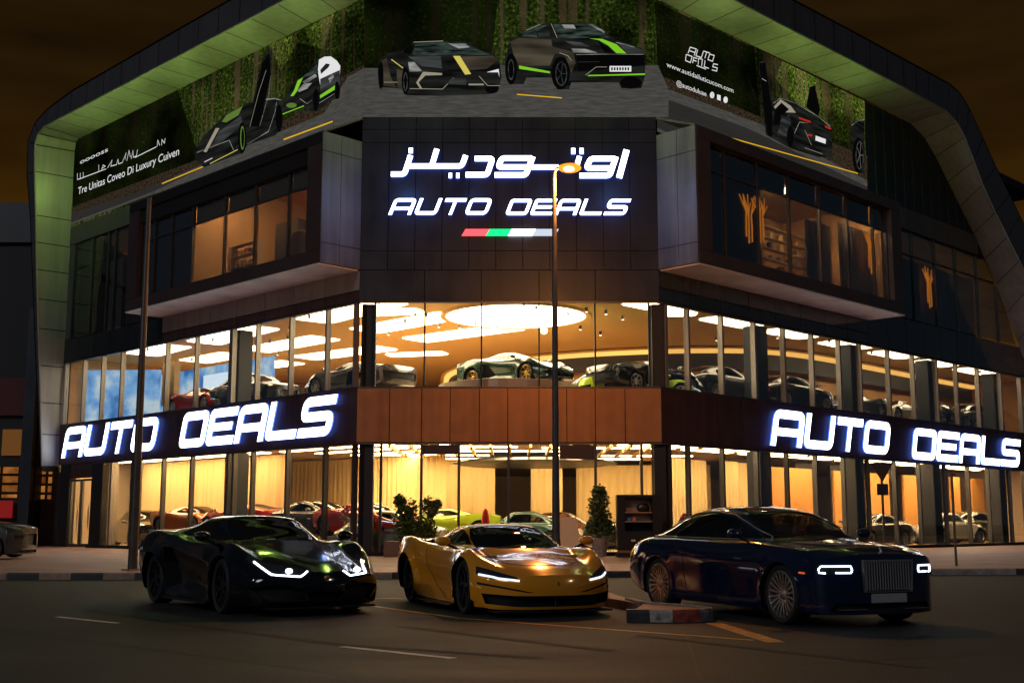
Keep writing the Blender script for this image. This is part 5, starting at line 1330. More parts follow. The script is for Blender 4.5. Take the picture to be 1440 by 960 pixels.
p.poly([(105, 300), (180, 265), (450, 280), (460, 340), (640, 385), (655, 480), (620, 560), (560, 400), (480, 400), (440, 500), (180, 500), (130, 400)], K_brz)
p.poly([(190, 225), (370, 155), (430, 150), (325, 215), (335, 262), (215, 255)], K_gls); p.poly([(470, 152), (760, 148), (900, 220), (940, 265), (500, 270)], K_gls); p.poly([(540, 155), (640, 155), (660, 190), (560, 185)], K_lgr); p.poly([(760, 150), (800, 150), (905, 215), (895, 225)], K_lgr)
p.poly([(770, 270), (880, 275), (1000, 320), (1085, 398), (1000, 395), (930, 330), (850, 285)], K_grn); p.poly([(840, 290), (920, 340), (985, 395), (900, 390)], K_blk); p.poly([(560, 290), (700, 305), (780, 340), (640, 330)], K_gry)
p.poly([(620, 355), (740, 360), (840, 390), (640, 392)], K_lgr); p.poly([(1000, 300), (1100, 320), (1220, 370), (1225, 400), (1090, 395)], K_gry); p.line([(1000, 305), (1150, 345)], .8, K_lgr)
p.poly([(660, 415), (1235, 405), (1240, 500), (680, 550)], K_blk); p.line([(660, 408), (860, 404), (1230, 406)], .7, K_lgr); p.line([(680, 470), (860, 468)], .5, K_gry); p.line([(740, 580), (830, 512), (920, 512)], .8, K_rim)
p.poly([(760, 580), (1240, 566), (1240, 580), (760, 590)], K_grn); p.poly([(180, 500), (440, 550), (440, 566), (180, 528)], K_grn); p.poly([(942, 504), (1125, 504), (1125, 552), (942, 552)], K_wht)
for i in range(7): p.poly([(955+i*23, 516), (969+i*23, 516), (969+i*23, 541), (955+i*23, 541)], K_dk); 
p.ell(112, 530, 50, 132, K_blk); p.ell(112, 535, 26, 90, K_gry, 12); p.ell(112, 535, 20, 76, K_blk, 12); p.ell(530, 565, 78, 140, K_blk); p.ell(535, 570, 50, 105, K_gry, 14); p.ell(535, 570, 42, 92, K_blk, 14); p.ell(1120, 645, 90, 52, K_blk)
for a in range(5): p.line([(535, 570), (535+45*math.cos(a*1.257), 570+95*math.sin(a*1.257))], .8, K_gry)
p.line([(450, 150), (500, 268)], .8, K_rim); p.line([(620, 460), (590, 420), (520, 395)], .9, K_rim); p.line([(240, 205), (360, 155)], .8, K_rim); p.poly([(335, 225), (430, 215), (440, 255), (345, 262)], K_gry)
p.done('printed_car')
# left face
p = Pic('L', 1, (0, 0), B_)
p.poly([(104, 198), (250, 127), (285, 237), (200, 262), (102, 305)], M_ford); p.poly([(380, 50), (470, 10), (455, 70), (420, 60), (395, 100)], M_forb)
p.poly([(512, 92), (482, 108), (440, 150), (300, 216), (100, 292), (100, 315), (512, 165)], M_pgrav); p.poly([(512, 96), (490, 108), (455, 160), (300, 225), (215, 262), (100, 306), (100, 315.5), (512, 165)], M_proad); p.poly([(285, 236), (180, 275), (101, 300), (100.5, 313), (215, 270)], M_prod)
p.line([(399, 196.5), (468, 171)], 2.2, K_amb); p.line([(228, 258.5), (292, 232)], 2, K_amb); p.done('printed_scene')
p = Pic('L', 4.363, (250, 20), B_+.010)
p.poly([(100, 840), (170, 740), (290, 620), (430, 545), (460, 540), (520, 280), (560, 215), (578, 240), (570, 380), (545, 520), (630, 515), (645, 560), (645, 690), (600, 745), (430, 800), (400, 855), (370, 862), (200, 925), (160, 940), (115, 900)], K_dk)
p.poly([(520, 300), (565, 240), (572, 380), (500, 690), (440, 690)], K_blk); p.poly([(235, 700), (258, 700), (178, 848), (160, 845)], K_rim); p.poly([(272, 662), (300, 620), (400, 565), (375, 620), (300, 665)], K_lea)
p.poly([(255, 720), (390, 625), (400, 680), (250, 800), (200, 830)], K_gry); p.line([(120, 850), (250, 800), (318, 775), (345, 835)], 1.2, K_lgr); p.line([(200, 918), (370, 832)], 1.4, K_yel); p.line([(165, 908), (215, 884)], 1.3, K_wht); p.line([(445, 690), (500, 480), (545, 345)], 1.0, K_rim); p.line([(430, 798), (560, 720), (600, 600), (610, 535)], 1, K_lgr); p.line([(505, 690), (560, 500), (574, 380)], .8, K_lgr)
p.ell(398, 760, 26, 95, K_blk); p.ell(400, 760, 14, 75, K_lea, 12); p.ell(402, 760, 9, 60, K_blk, 12); p.ell(625, 640, 20, 85, K_blk); p.line([(545, 525), (600, 520), (640, 530)], 1.6, K_lgr)
p.done('printed_car')
p = Pic('L', 4.363, (250, 20), B_+.040)
p.poly([(642, 560), (700, 450), (760, 380), (870, 280), (940, 260), (985, 290), (1005, 330), (1005, 430), (998, 520), (950, 530), (870, 590), (840, 600), (780, 580), (650, 620)], K_dk)
p.poly([(872, 282), (905, 264), (945, 262), (983, 290), (1003, 320), (1000, 375), (880, 440), (865, 350)], K_wht); p.poly([(880, 345), (915, 305), (940, 310), (930, 330), (885, 370)], K_dk); p.poly([(880, 400), (1000, 345), (1000, 440), (880, 510)], K_gry); p.poly([(930, 400), (955, 370), (965, 385), (940, 425)], K_lgr)
p.poly([(770, 390), (860, 310), (870, 360), (800, 400)], K_gls); p.poly([(720, 470), (742, 410), (775, 390), (738, 475), (716, 505), (698, 505)], K_grn); p.poly([(740, 470), (780, 430), (830, 425), (800, 460), (750, 480)], K_lgr); p.poly([(770, 420), (850, 370), (862, 385), (790, 430)], K_lgr)
p.line([(650, 616), (781, 565)], 1.6, K_grn); p.poly([(880, 500), (972, 440), (972, 465), (880, 520)], K_grn); p.line([(875, 548), (970, 490)], 1, K_lgr); p.ell(705, 562, 32, 16, K_lea); p.ell(855, 530, 18, 70, K_blk); p.ell(985, 470, 15, 55, K_blk); p.line([(757, 522), (800, 552), (832, 530)], .9, K_lgr)
p.done('printed_car')
# right face
p = Pic('R', 1, (0, 0), B_)
p.poly([(920, 2), (1060, 67), (1070, 170), (926, 108)], M_ford); p.poly([(1100, 85), (1216, 140), (1216, 210), (1160, 190), (1090, 110)], M_forb)
p.poly([(924, 104), (1072, 166), (1219.5, 219), (1219.5, 292), (924, 180)], M_pgrav); p.poly([(924, 120), (1070, 175), (1150, 218), (1219.5, 254), (1219.5, 305), (924, 185)], M_proad); p.poly([(924, 135), (1050, 180), (1219.5, 263), (1219.5, 305), (924, 180)], M_prod)
p.line([(989, 183.5), (1206, 244)], 1.8, K_amb); p.line([(1050, 105), (1066, 150)], 1, K_dk); p.done('printed_scene')
p = Pic('R', 4.174, (920, 20), B_+.010)
p.poly([(612, 290), (632, 278), (652, 290), (692, 525), (710, 500), (740, 490), (840, 525), (960, 600), (1040, 680), (1045, 840), (960, 840), (790, 785), (690, 728), (655, 710), (632, 560)], K_dk)
p.poly([(614, 290), (650, 285), (690, 560), (690, 722), (665, 712), (640, 560)], K_blk); p.poly([(890, 545), (910, 430), (940, 418), (972, 560), (960, 600)], K_blk); p.poly([(700, 545), (740, 500), (800, 540), (830, 580), (720, 575)], K_rim); p.poly([(705, 560), (745, 520), (790, 560), (740, 600), (745, 660), (700, 640)], K_blk)
p.line([(697, 525), (738, 494), (830, 525), (960, 602), (1030, 660)], 1., K_lgr); p.poly([(845, 605), (915, 628), (915, 640), (850, 616)], K_red); p.poly([(1000, 655), (1035, 670), (1033, 680), (1000, 665)], K_red); p.poly([(895, 705), (925, 708), (925, 718), (895, 715)], K_red)
p.poly([(945, 714), (1005, 735), (1003, 762), (943, 742)], K_wht); p.line([(880, 785), (985, 822)], .8, K_rim); p.line([(820, 700), (850, 635), (900, 640)], 1, K_lgr); p.line([(880, 680), (920, 770)], .9, K_rim); p.poly([(740, 620), (790, 590), (800, 640), (780, 720), (720, 710)], K_gry); p.ell(795, 720, 20, 62, K_blk); p.line([(616, 285), (640, 283)], 1, K_gry); p.line([(628, 380), (655, 395)], 1, K_lgr)
p.done('printed_car')
p = Pic('R', 4.174, (920, 20), B_+.045)
p.poly([(1146, 660), (1165, 635), (1190, 625), (1229, 621), (1229, 935), (1190, 930), (1160, 850), (1148, 760)], K_dk); p.ell(1192, 830, 34, 104, K_blk); p.ell(1200, 830, 24, 85, K_gry, 14); p.ell(1200, 830, 20, 76, K_blk, 14); p.line([(1152, 655), (1190, 628), (1229, 622)], .9, K_lgr)
for a in range(5): p.line([(1200, 830), (1200+20*math.cos(a*1.257), 830+78*math.sin(a*1.257))], .6, K_rim)
p.done('printed_car')
def text(fr, body, a, b, hpx, m=None, name='printed_text', o=.115, shear=.0):
    """a line of print on the board from photo point a to b (baseline)"""
    cu = bpy.data.curves.new(name, 'FONT'); cu.body = body; cu.size = 1; cu.shear = shear; t = bpy.data.objects.new(name, cu); COL.objects.link(t)
    bpy.context.view_layer.update(); dg = bpy.context.evaluated_depsgraph_get(); me = bpy.data.meshes.new_from_object(t.evaluated_get(dg)); bpy.data.objects.remove(t)
    xs = [v.co.x for v in me.vertices]; x0, x1 = min(xs), max(xs); A, Bp = sz(fr, *a, .1), sz(fr, *b, .1); kz = hpx*.0255/.7
    kx = (a[0], sz(fr, a[0], a[1]-hpx, .1)[1]-A[1]); kz = kx[1]/.7
    for v in me.vertices:
        u = (v.co.x-x0)/(x1-x0); s = A[0]+(Bp[0]-A[0])*u; z = A[1]+(Bp[1]-A[1])*u+v.co.y*kz; v.co = pt(fr, s, o, z)
    me.materials.clear(); me.materials.append(m or K_wht); ob = bpy.data.objects.new(name, me); COL.objects.link(ob); ob.parent = BB; return ob
text('L', 'Tre Unitas Coveo Di Luxury Cuiven', (110, 274), (252, 218), 10)
text('L', 'ooooss', (113, 231), (152, 213), 6)
text('R', 'www.autidailuticucom.com', (937, 94), (1031, 131), 7)
text('R', '@autoduluae', (951, 120), (993, 136), 7)
p = Pic('L', 4.8, (30, 130), B_+.05)
for P in ([(385, 592), (385, 548)], [(405, 588), (405, 545)], [(425, 580), (425, 540)], [(388, 590), (580, 518)], [(530, 535), (530, 490)], [(548, 525), (560, 492), (575, 500), (555, 515)], [(590, 512), (620, 460), (612, 500), (650, 490), (660, 455), (665, 485), (690, 475)],
          [(690, 475), (715, 410), (708, 455)], [(720, 465), (735, 395), (745, 440)], [(750, 452), (762, 395), (765, 440), (785, 432), (793, 388)], [(775, 442), (920, 370)], [(925, 368), (930, 325), (942, 360)], [(955, 360), (958, 322), (975, 345), (980, 312)]): p.line(P, 1.5, K_wht)
p.done('printed_text')
p = Pic('R', 4.174, (920, 20), B_+.05)
for P in ([(192, 232), (205, 197), (240, 208), (228, 245)], [(200, 218), (232, 228)], [(248, 212), (238, 248), (270, 258), (282, 222)], [(282, 220), (320, 232)], [(300, 228), (290, 262)], [(318, 238), (345, 246), (335, 280), (308, 270), (318, 238)],
          [(180, 240), (176, 275), (205, 288), (215, 252), (182, 240)], [(225, 255), (218, 290)], [(225, 258), (245, 264)], [(222, 274), (240, 280)], [(252, 262), (250, 300)], [(252, 262), (275, 270), (270, 308)], [(290, 275), (285, 312), (312, 322)], [(365, 300), (340, 295), (335, 312), (362, 320), (358, 338), (330, 330)], [(240, 305), (295, 326)]): p.line(P, 1.5, K_wht)
p.ell(331, 478, 13, 19, K_wht); p.ell(410, 506, 13, 19, K_wht); p.poly([(360, 474), (381, 480), (381, 512), (360, 505)], K_wht); p.line([(331, 468), (331, 490)], .8, K_dk)
p.done('printed_text')
# ================================================================ street furniture
M_pole = mat('pole_grey', (.08, .072, .068), .45, .4, noise=(3, .2)); M_lampor = emis('sodium_lamp', (1, .26, .02), 2.0)
L1 = empty('street_lamp', (1.085, 30, .13)); tag(L1, 'lit street lamp with orange glow on a tall pole before the corner sign', 'street lamp')
g = MB(); g.tube([(0, 0, 0), (0, 0, .5), (0, 0, .52), (0, 0, 9.9)], [.12, .12, .10, .055], M_pole, 14); g.build('pole', L1, smooth=True)
g = MB(); g.tube([(0, 0, 9.85), (.01, 0, 10.05), (.06, -.02, 10.14), (.22, -.05, 10.20)], [.05, .045, .04, .035], M_pole, 10); g.build('arm', L1, smooth=True)
g = MB(); g.ball((.36, -.08, 10.23), (.26, .12, .06), M_pole, 16, 8); g.build('lamp_head', L1, smooth=True)
g = MB(); g.ball((.40, -.10, 10.14), (.30, .16, .13), M_lampor, 16, 8); g.build('lamp_glass', L1, smooth=True)
g = MB(); g.ball((.38, -.17, 10.10), (.17, .10, .08), emis('lamp_core', (1, .62, .25), 9), 14, 8); g.build('bulb', L1, smooth=True)
g = MB(); g.lathe([(.001, .03), (.2, .03), (.2, 0), (.001, 0)], M_pole, 16); g.build('base_plate', L1)
ld = bpy.data.lights.new('street_lamp_light', 'POINT'); ld.energy = 1700; ld.color = (1, .34, .07); ld.shadow_soft_size = .15
lo = bpy.data.objects.new('street_lamp_light', ld); COL.objects.link(lo); lo.location = (1.47, 29.75, 9.95)
L2 = empty('lamp_post', (-9.13, 29.4, .13)); tag(L2, 'tall plain grey post standing on the kerb left of the black supercar', 'post')
g = MB(); g.tube([(0, 0, 0), (0, 0, 4), (-.01, 0, 9.2)], [.115, .09, .06], M_pole, 14); g.build('pole', L2, smooth=True)
g = MB(); g.lathe([(.001, .04), (.26, .03), (.28, 0), (.001, 0)], M_pole, 4); g.build('base_plate', L2)
g = MB(); g.lathe([(.001, 9.24), (.05, 9.23), (.066, 9.18)], M_pole, 14); g.build('cap', L2)
T = empty('traffic_sign', (9.16, 29.95, .13)); tag(T, 'triangular give-way sign seen from behind over a small square plate', 'sign')
M_sgn = mat('sign_back', (.075, .035, .025), .5, .3)
g = MB(); g.tube([(0, 0, 0), (0, 0, 2.62)], .032, M_pole, 10); g.build('pole', T, smooth=True)
g = MB(); v = [(-.29, 2.60), (.29, 2.60), (.01, 2.13), (-.01, 2.13)]; g.add([(x, -.045, z) for x, z in v]+[(x, -.035, z) for x, z in v], [(0, 1, 2, 3), (7, 6, 5, 4), (0, 4, 5, 1), (1, 5, 6, 2), (2, 6, 7, 3), (3, 7, 4, 0)], M_sgn); g.build('sign_plate', T)
g = MB(); g.box((-.14, -.045, 1.80), (.14, -.035, 2.08), M_blk); g.build('square_plate', T)
t = empty('slim_post', (11.75, 32.3, .13)); tag(t, 'thin bare metal post on the pavement right of the blue coupe', 'post')
g = MB(); g.tube([(0, 0, 0), (0, 0, 2.4)], .035, M_pole, 8); g.build('pole', t, smooth=True)
for X, Y, e in ((-17, 9, 900), (18, 7, 900)):     # unseen lamps assumed on the camera side, added to light car fronts and soffits
    c = copy_tree(L1); c.location = (X, Y, 0); c['label'] = 'assumed unseen street lamp added on the near side of the road'; c['group'] = 'assumed unseen street lamps added on the near side of the road'
    d = bpy.data.lights.new('street_lamp_light', 'POINT'); d.energy = e; d.color = (1, .86, .76); d.shadow_soft_size = .2  # point light of this assumed, unseen lamp
    o = bpy.data.objects.new('street_lamp_light', d); COL.objects.link(o); o.location = (X+.4, Y-.2, 9.75)
# --- planters with shrubs by the entrance
M_leaf1 = mat('leaf_dark', (.030, .060, .014), .5); M_leaf2 = mat('leaf_mid', (.06, .11, .022), .5); M_leaf3 = mat('leaf_light', (.11, .17, .03), .5); M_bark = mat('bark', (.06, .04, .025), .85)
def shrub(x, y, blobs, pot, label, seed, n=1500, z0=.13):
    r = random.Random(seed); t = empty('potted_shrub', (x, y, z0)); tag(t, label, 'plant')
    g = MB()
    for k in range(int(n*1.5)):
        bx, by, bz, br = blobs[min(len(blobs)-1, int(r.random()*len(blobs)))]
        d = Vector((r.gauss(0, 1), r.gauss(0, 1), r.gauss(0, 1))).normalized()*br*(r.random()**.45)*r.uniform(.8, 1.15); c = Vector((bx, by, bz))+d
        a = Vector((r.gauss(0, 1), r.gauss(0, 1), r.gauss(0, .6))).normalized(); b = a.cross(Vector((r.gauss(0, 1), r.gauss(0, 1), r.gauss(0, 1)))).normalized(); L = r.uniform(.05, .085)
        m = (M_leaf1, M_leaf2, M_leaf3)[min(2, int(r.random()*2.4))]
        g.add([c-a*L, c+b*L*.45, c+a*L, c-b*L*.45], [(0, 1, 2, 3)], m)
    g.build('foliage', t, recalc=False)
    g = MB()
    for bx, by, bz, br in blobs: g.tube([(0, 0, pot[1]-.1), (bx*.4, by*.4, (bz+pot[1])*.5), (bx, by, bz)], [.03, .02, .008], M_bark, 6)
    g.build('stem', t)
    g = MB(); w, h, kind = pot
    if kind == 'box': g.box((-w, -.3, 0), (w, .3, h), mat('planter_brown', (.16, .10, .06), .6)); g.build('planter', t, bevel=.02)
    else: g.lathe([(.001, 0), (w*.7, 0), (w, h), (w*.9, h), (w*.85, h-.06), (.001, h-.06)], mat('planter_stone', (.22, .20, .18), .7, noise=(8, .3)), 24); g.build('planter', t, smooth=True)
    return t
c = gnd(578, 781, .13)
shrub(-3.55, 41.1, [(0, 0, 1.55, .42), (-.1, 0, 1.15, .48), (.15, .1, .9, .42), (-.25, 0, 1.85, .22), (.05, 0, .75, .4)], (.75, .52, 'box'), 'bushy green shrub in a brown trough left of the entrance', 4, 1700)
shrub(-2.85, 41.2, [(0, 0, 1.75, .30), (.15, 0, 1.5, .2), (-.1, 0, 1.1, .34), (.05, 0, .85, .3), (.3, 0, 1.75, .18)], (.25, .5, 'pot'), 'thin dark shrub with layered tufts standing between the trough and the entrance', 9, 900)
shrub(2.95, 41.0, [(0, 0, 2.15, .26), (.02, 0, 1.85, .36), (-.05, 0, 1.5, .38), (.08, 0, 1.2, .42), (-.22, 0, 1.0, .28), (.2, 0, .95, .3)], (.30, .62, 'pot'), 'tall clipped green shrub in a stone pot right of the entrance', 5, 2000)
# display cabinet
D = empty('display_cabinet', (4.25, 40.6, .13)); tag(D, 'black display cabinet with lit shelves beside the tall shrub', 'cabinet')
g = MB(); g.box((-.75, -.25, .25), (-.5, .35, 2.05), M_blk); g.box((.42, -.25, .25), (.75, .35, 2.05), M_blk); g.box((-.5, -.25, .25), (.42, .35, .85), M_blk); g.box((-.5, -.25, 1.95), (.42, .35, 2.05), M_blk); g.box((-.5, .25, .85), (.42, .35, 1.95), M_matt); g.box((-.78, -.28, .0), (.78, .38, .14), M_matt); g.box((-.72, -.2, .14), (.72, .32, .249), mat('bronze_plinth', (.25, .10, .05), .5)); g.build('cabinet_body', D, bevel=.008)
for z in (1.15, 1.45): g = MB(); g.box((-.49, -.22, z), (.41, .24, z+.03), mat('shelf_taupe', (.35, .25, .2), .6)); g.build('shelf', D)
g = MB(); g.box((-.49, .19, 1.19), (.41, .249, 1.44), mat('shelf_back', (.30, .22, .18), .6)); g.box((-.49, .19, 1.49), (.41, .249, 1.94), MATS['shelf_back']); g.build('back_panel', D)
g = MB(); g.box((-.3, -.262, .52), (-.16, -.251, .58), M_lgt if 'M_lgt' in globals() else mat('label_white', (.6, .6, .58), .5)); g.build('label_plate', D)
def small(name, label, cat, g, **k): o = g.build(name, None, **k); tag(o, label, cat); return o
g = MB(); g.ball((4.38, 40.55, 1.75), (.22, .1, .16), M_blk, 14, 8); small('headrest_shell', 'rounded black leather shell on the top shelf of the cabinet', 'display piece', g, smooth=True)
g = MB(); g.box((3.85, 40.5, 1.315), (3.98, 40.56, 1.42), mat('box_blue', (.05, .15, .35), .5)); small('small_box', 'small blue box on the lower shelf of the cabinet', 'box', g)
g = MB(); g.box((4.02, 40.5, 1.315), (4.12, 40.56, 1.44), mat('box_orange', (.6, .16, .03), .5)); small('small_box', 'small orange box on the lower shelf of the cabinet', 'box', g)
# leaning cream board at the entrance, bollard light
g = MB(); g.hexa([(1.72, 41.4, .13), (2.42, 41.4, .13), (2.42, 41.46, .13), (1.72, 41.46, .13), (1.55, 41.6, 1.45), (2.2, 41.6, 1.45), (2.2, 41.66, 1.45), (1.55, 41.66, 1.45)], mat('cream_board', (.62, .50, .32), .5)); small('leaning_board', 'cream board leaning against the entrance glass', 'board', g)
# --- left neighbours
NB = empty('neighbour_building', (-31, 62, 0)); tag(NB, 'dark building at the left edge with lit ground floor windows', 'building')
def nb(a, b, m, name, par=NB):
    g = MB(); g.box((a[0]+31, a[1]-62, a[2]), (b[0]+31, b[1]-62, b[2]), m); return g.build(name, par)
M_nbd = mat('neighbour_dark', (.014, .013, .014), .6); M_amb = bpy.data.materials.new('amber_window'); M_amb.use_nodes = True
def _amb():
    n = M_amb.node_tree; n.nodes.clear(); N = n.nodes.new; L = n.links.new; o = N('ShaderNodeOutputMaterial'); e = N('ShaderNodeEmission'); t = N('ShaderNodeTexCoord'); b = N('ShaderNodeTexBrick')
    b.inputs['Scale'].default_value = .55; b.offset = 0; b.inputs['Color1'].default_value = (.55, .20, .04, 1); b.inputs['Color2'].default_value = (.16, .05, .01, 1); b.inputs['Mortar'].default_value = (.01, .005, .002, 1); b.inputs['Mortar Size'].default_value = .04
    mp = N('ShaderNodeMapping'); mp.inputs['Rotation'].default_value = (R(90), 0, 0); L(t.outputs['Object'], mp.inputs[0]); L(mp.outputs[0], b.inputs['Vector']); f = N('ShaderNodeTexNoise'); f.inputs['Scale'].default_value = 2; L(t.outputs['Object'], f.inputs['Vector'])
    m = N('ShaderNodeMixRGB'); m.blend_type = 'MULTIPLY'; m.inputs[0].default_value = 1; L(b.outputs[0], m.inputs[1]); L(f.outputs['Fac'], m.inputs[2]); L(m.outputs[0], e.inputs[0]); e.inputs[1].default_value = 1.3; L(e.outputs[0], o.inputs[0])
_amb()
nb((-60, 60.6, 0), (-23.9, 80, 15.5), M_nbd, 'wall'); nb((-60, 60.3, 15.5), (-23.9, 80, 17.6), mat('neighbour_parapet', (.07, .075, .08), .5, noise=(.5, .2)), 'parapet')
for i, x in enumerate((-27.6, -25.9)): 
    wv = nb((x+.1, 60.45, 2.5), (x+1.6, 60.59, 4.05), M_amb, 'window'); 
for z in (9.2, 6.6): nb((-26.4, 60.3, z), (-24.5, 60.55, z+1.9), mat('maroon_banner', (.10, .008, .010), .6), 'banner') if z == 6.6 else None
nb((-25.6, 60.4, 4.6), (-24.3, 60.55, 5.9), emis('dim_window', (1, .4, .1), .12), 'window')
nb((-26.6, 60.2, 1.5), (-24.8, 60.3, 2.35), mat('red_banner', (.42, .015, .012), .5, emit=(1, .02, .02), es=.12), 'banner')
nb((-24.5, 60.1, 0), (-23.95, 60.5, 12), M_char, 'pillar')
AN = empty('annex', (0, 0, 0)); tag(AN, 'low brown annex with amber window between the neighbour and the frame foot', 'building')
g = MB(); a0, a1 = gnd(20, 772, .13), gnd(92, 770, .13)
Y_ = 61.5
g.box((-25.6, Y_, 0), (-22.2, Y_+4, 4.35), mat('annex_brown', (.10, .055, .035), .7, noise=(1, .2))); g.build('wall', AN)
g = MB(); g.box((-25.3, Y_-.06, 2.45), (-23.4, Y_-.002, 4.0), M_amb); w_ = g.build('window', AN)
g = MB(); g.box((-24.0, Y_-.09, 2.45), (-23.93, Y_-.062, 4.0), M_blk); g.box((-25.35, Y_-.09, 2.38), (-23.35, Y_-.062, 2.45), M_blk); g.build('frame', w_)
# --- far city line behind the site, left and right of the building: dark blocks
# ================================================================ cars in the showroom and the parked car
def simple(sp, paintm, wheels, k=1., hs=1.):
    s = dict(sp); s['paint'] = paintm; s['wheels'] = wheels; s['extra'] = None
    if hs != 1: s['rows'] = [(x, [(y, .14+(z-.14)*hs) for y, z in r], .14+(c-.14)*hs) for x, r, c in sp['rows']]
    return s
Wg = wheel_meshes(.35, .25, 7, 'five', M_gold, 24); Ws = wheel_meshes(.35, .25, 7, 'five', M_alloy, 24); Wd = wheel_meshes(.35, .25, 6, 'five', M_darkalloy, 24); Wc = wheel_meshes(.36, .17, 12, 'wire', M_chrome, 28, rim=.66)
PROTO = {}
def proto(kind):
    if kind in PROTO: return PROTO[kind]
    if kind == 'wedge': sp = simple(spec_black(), paint('grey', (.14, .14, .14), .5), Ws)
    elif kind == 'gold': sp = simple(spec_black(), paint('bottle', (.012, .05, .03), .2), Wg)
    elif kind == 'mid': sp = simple(spec_yellow(), paint('red', (.5, .012, .01), .1), Ws)
    elif kind == 'coupe': sp = simple(spec_blue(), paint('silver', (.35, .35, .35), .7), Ws)
    elif kind == 'suv':
        sp = simple(spec_blue(), paint('dark', (.015, .016, .018), .2), Ws, hs=1.14); sp['glass'] = [(n_, [(x, .14+(z-.14)*1.14) for x, z in p_] if v_ == 'side' else p_, v_, .14+(f_-.14)*1.14, m_) for n_, p_, v_, f_, m_ in sp['glass']]; sp['lines'] = []
    else:       # classic: narrow upright body, round tail, separate wings
        W0 = [(.62, .25), (.68, .28), (.70, .42), (.72, .58)]
        rows = [(1.95, W0[:4]+[(.60, .74), (.40, .80), (.2, .83)], .84), (1.5, W0+[(.66, .84), (.45, .90), (.2, .93)], .94), (.8, W0+[(.68, .90), (.52, .97), (.3, 1.0)], 1.01), (.45, W0+[(.69, .92), (.60, 1.0), (.45, 1.18)], 1.22),
                (.1, W0+[(.70, .93), (.62, 1.02), (.48, 1.38)], 1.42), (-.5, W0+[(.70, .93), (.62, 1.02), (.48, 1.40)], 1.45), (-1.1, W0+[(.69, .90), (.58, .98), (.42, 1.20)], 1.25), (-1.6, W0+[(.66, .82), (.5, .88), (.3, .95)], .97), (-2.0, [(.5, .35), (.58, .38), (.62, .45), (.62, .55), (.52, .66), (.36, .70), (.2, .72)], .73)]
        sp = dict(spec_blue()); sp.update(paint=paint('cream', (.55, .52, .42)), W=.72, wb=2.5, R=.36, Ra=.40, wx=(-1.4, 1.4), nose=1.95, tail=-2.0, kf=(.3, 2), kr=(.4, 2), flare=.09, track=.68, rows=rows, wheels=Wc, extra=None, mirror=(.45, .7, .98),
            glass=[('windscreen', [(.62, 0), (.55, .40), (.20, .40), (.15, 0), (.20, -.40), (.55, -.40)], 'top', 1.02, M_carglass), ('side_window', [(.30, 1.04), (.05, 1.32), (-.5, 1.34), (-.95, 1.2), (-1.1, 1.04)], 'side', .95, M_carglass)],
            cuts=[('grille_opening', [(-.25, .35), (.25, .35), (.2, .78), (-.2, .78)], 'front', 1, .04, M_chrome, False), ('headlight', [(.36, .58), (.54, .58), (.56, .68), (.50, .76), (.40, .76), (.34, .68)], 'front', 1, 0, M_chrome, True)], lines=[])
    c = build_car(sp, 'display_car', .5, False); PROTO[kind] = c; c['free'] = 1; return c
def show(kind, x, y, deg, z, p, label, group, s=1., name='display_car'):
    base = proto(kind)
    if base.get('free'): c = base; del base['free']
    else: c = copy_tree(base)
    c.name = name; tag(c, label, 'car', group); place(c, x, y, deg, s, z)
    if p is not None: repaint(c, p)
    return c
P_or = paint('orange', (.62, .13, .01)); P_rd = paint('red', (.5, .012, .01), .1); P_gr = paint('graphite', (.06, .06, .062), .4); P_bk = paint('deepblack', (.006, .006, .007)); P_wh = paint('white', (.55, .53, .48)); P_li = paint('limegreen', (.42, .62, .02)); P_te = paint('teal', (.03, .12, .12), .3)
P_bl = paint('blue', (.015, .06, .16), .3); P_si = paint('gunmetal', (.13, .13, .135), .6); P_mg = paint('magenta', (.35, .01, .10)); P_wg = paint('whitegreen', (.40, .46, .30)); P_br = paint('brown', (.12, .05, .025)); P_go = paint('olive', (.16, .14, .05), .3)
G1 = 'cars on show behind the ground floor glass'; G2 = 'cars on show behind the first floor glass'
def LW(s, o): p = pt('L', s, o, 0); return p.x, p.y
def RW(s, o): p = pt('R', s, o, 0); return p.x, p.y
zg = .18
show('mid', *LW(13.6, -1.75), -42, .80, P_or, 'orange supercar nearest the left post behind the glass', G1)
show('wedge', *LW(9.9, -1.95), 140, .80, P_rd, 'red wedge supercar behind the glass left of the dark column', G1)
show('suv', *LW(19.0, -2.2), -60, zg, P_bk, 'black car seen through the glass side door', G1)
show('coupe', *LW(5.4, -2.4), -45, .62, P_gr, 'dark grey coupe behind the glass over the black supercar roof', G1)
show('mid', *LW(1.9, -2.0), -45, .80, paint('scarlet', (.6, .02, .015)), 'scarlet sports car behind the last left wing pane', G1)
show('classic', -4.3, 43.6, -8, zg, P_wg, 'pale green vintage car with wire wheels behind the shrub', G1, 1.05, 'vintage_car')
show('mid', -2.75, 45.9, 195, .62, P_li, 'lime yellow sports car behind the thin dark shrub', G1)
show('classic', .2, 46.3, 175, zg, P_te, 'dark teal vintage car behind the entrance glass', G1, 1.05, 'vintage_car')
show('classic', 1.6, 50.3, 150, zg, P_br, 'brown vintage car far back behind the entrance', G1, 1.05, 'vintage_car')
show('mid', 4.8, 50.5, 200, zg, P_rd, 'red sports car far back behind the display cabinet', G1)
show('wedge', *RW(2.6, -3.0), 40, zg, P_bk, 'black wedge car behind the first right wing panes', G1)
show('mid', *RW(9.0, -2.4), 45, zg, P_gr, 'graphite sports car behind the glass left of the magenta one', G1)
show('mid', *RW(14.2, -2.6), 45, zg, P_mg, 'magenta sports car behind the glass left of the give-way sign', G1)
show('coupe', *RW(18.0, -2.0), 225, zg, P_si, 'silver grey coupe behind the give-way sign', G1)
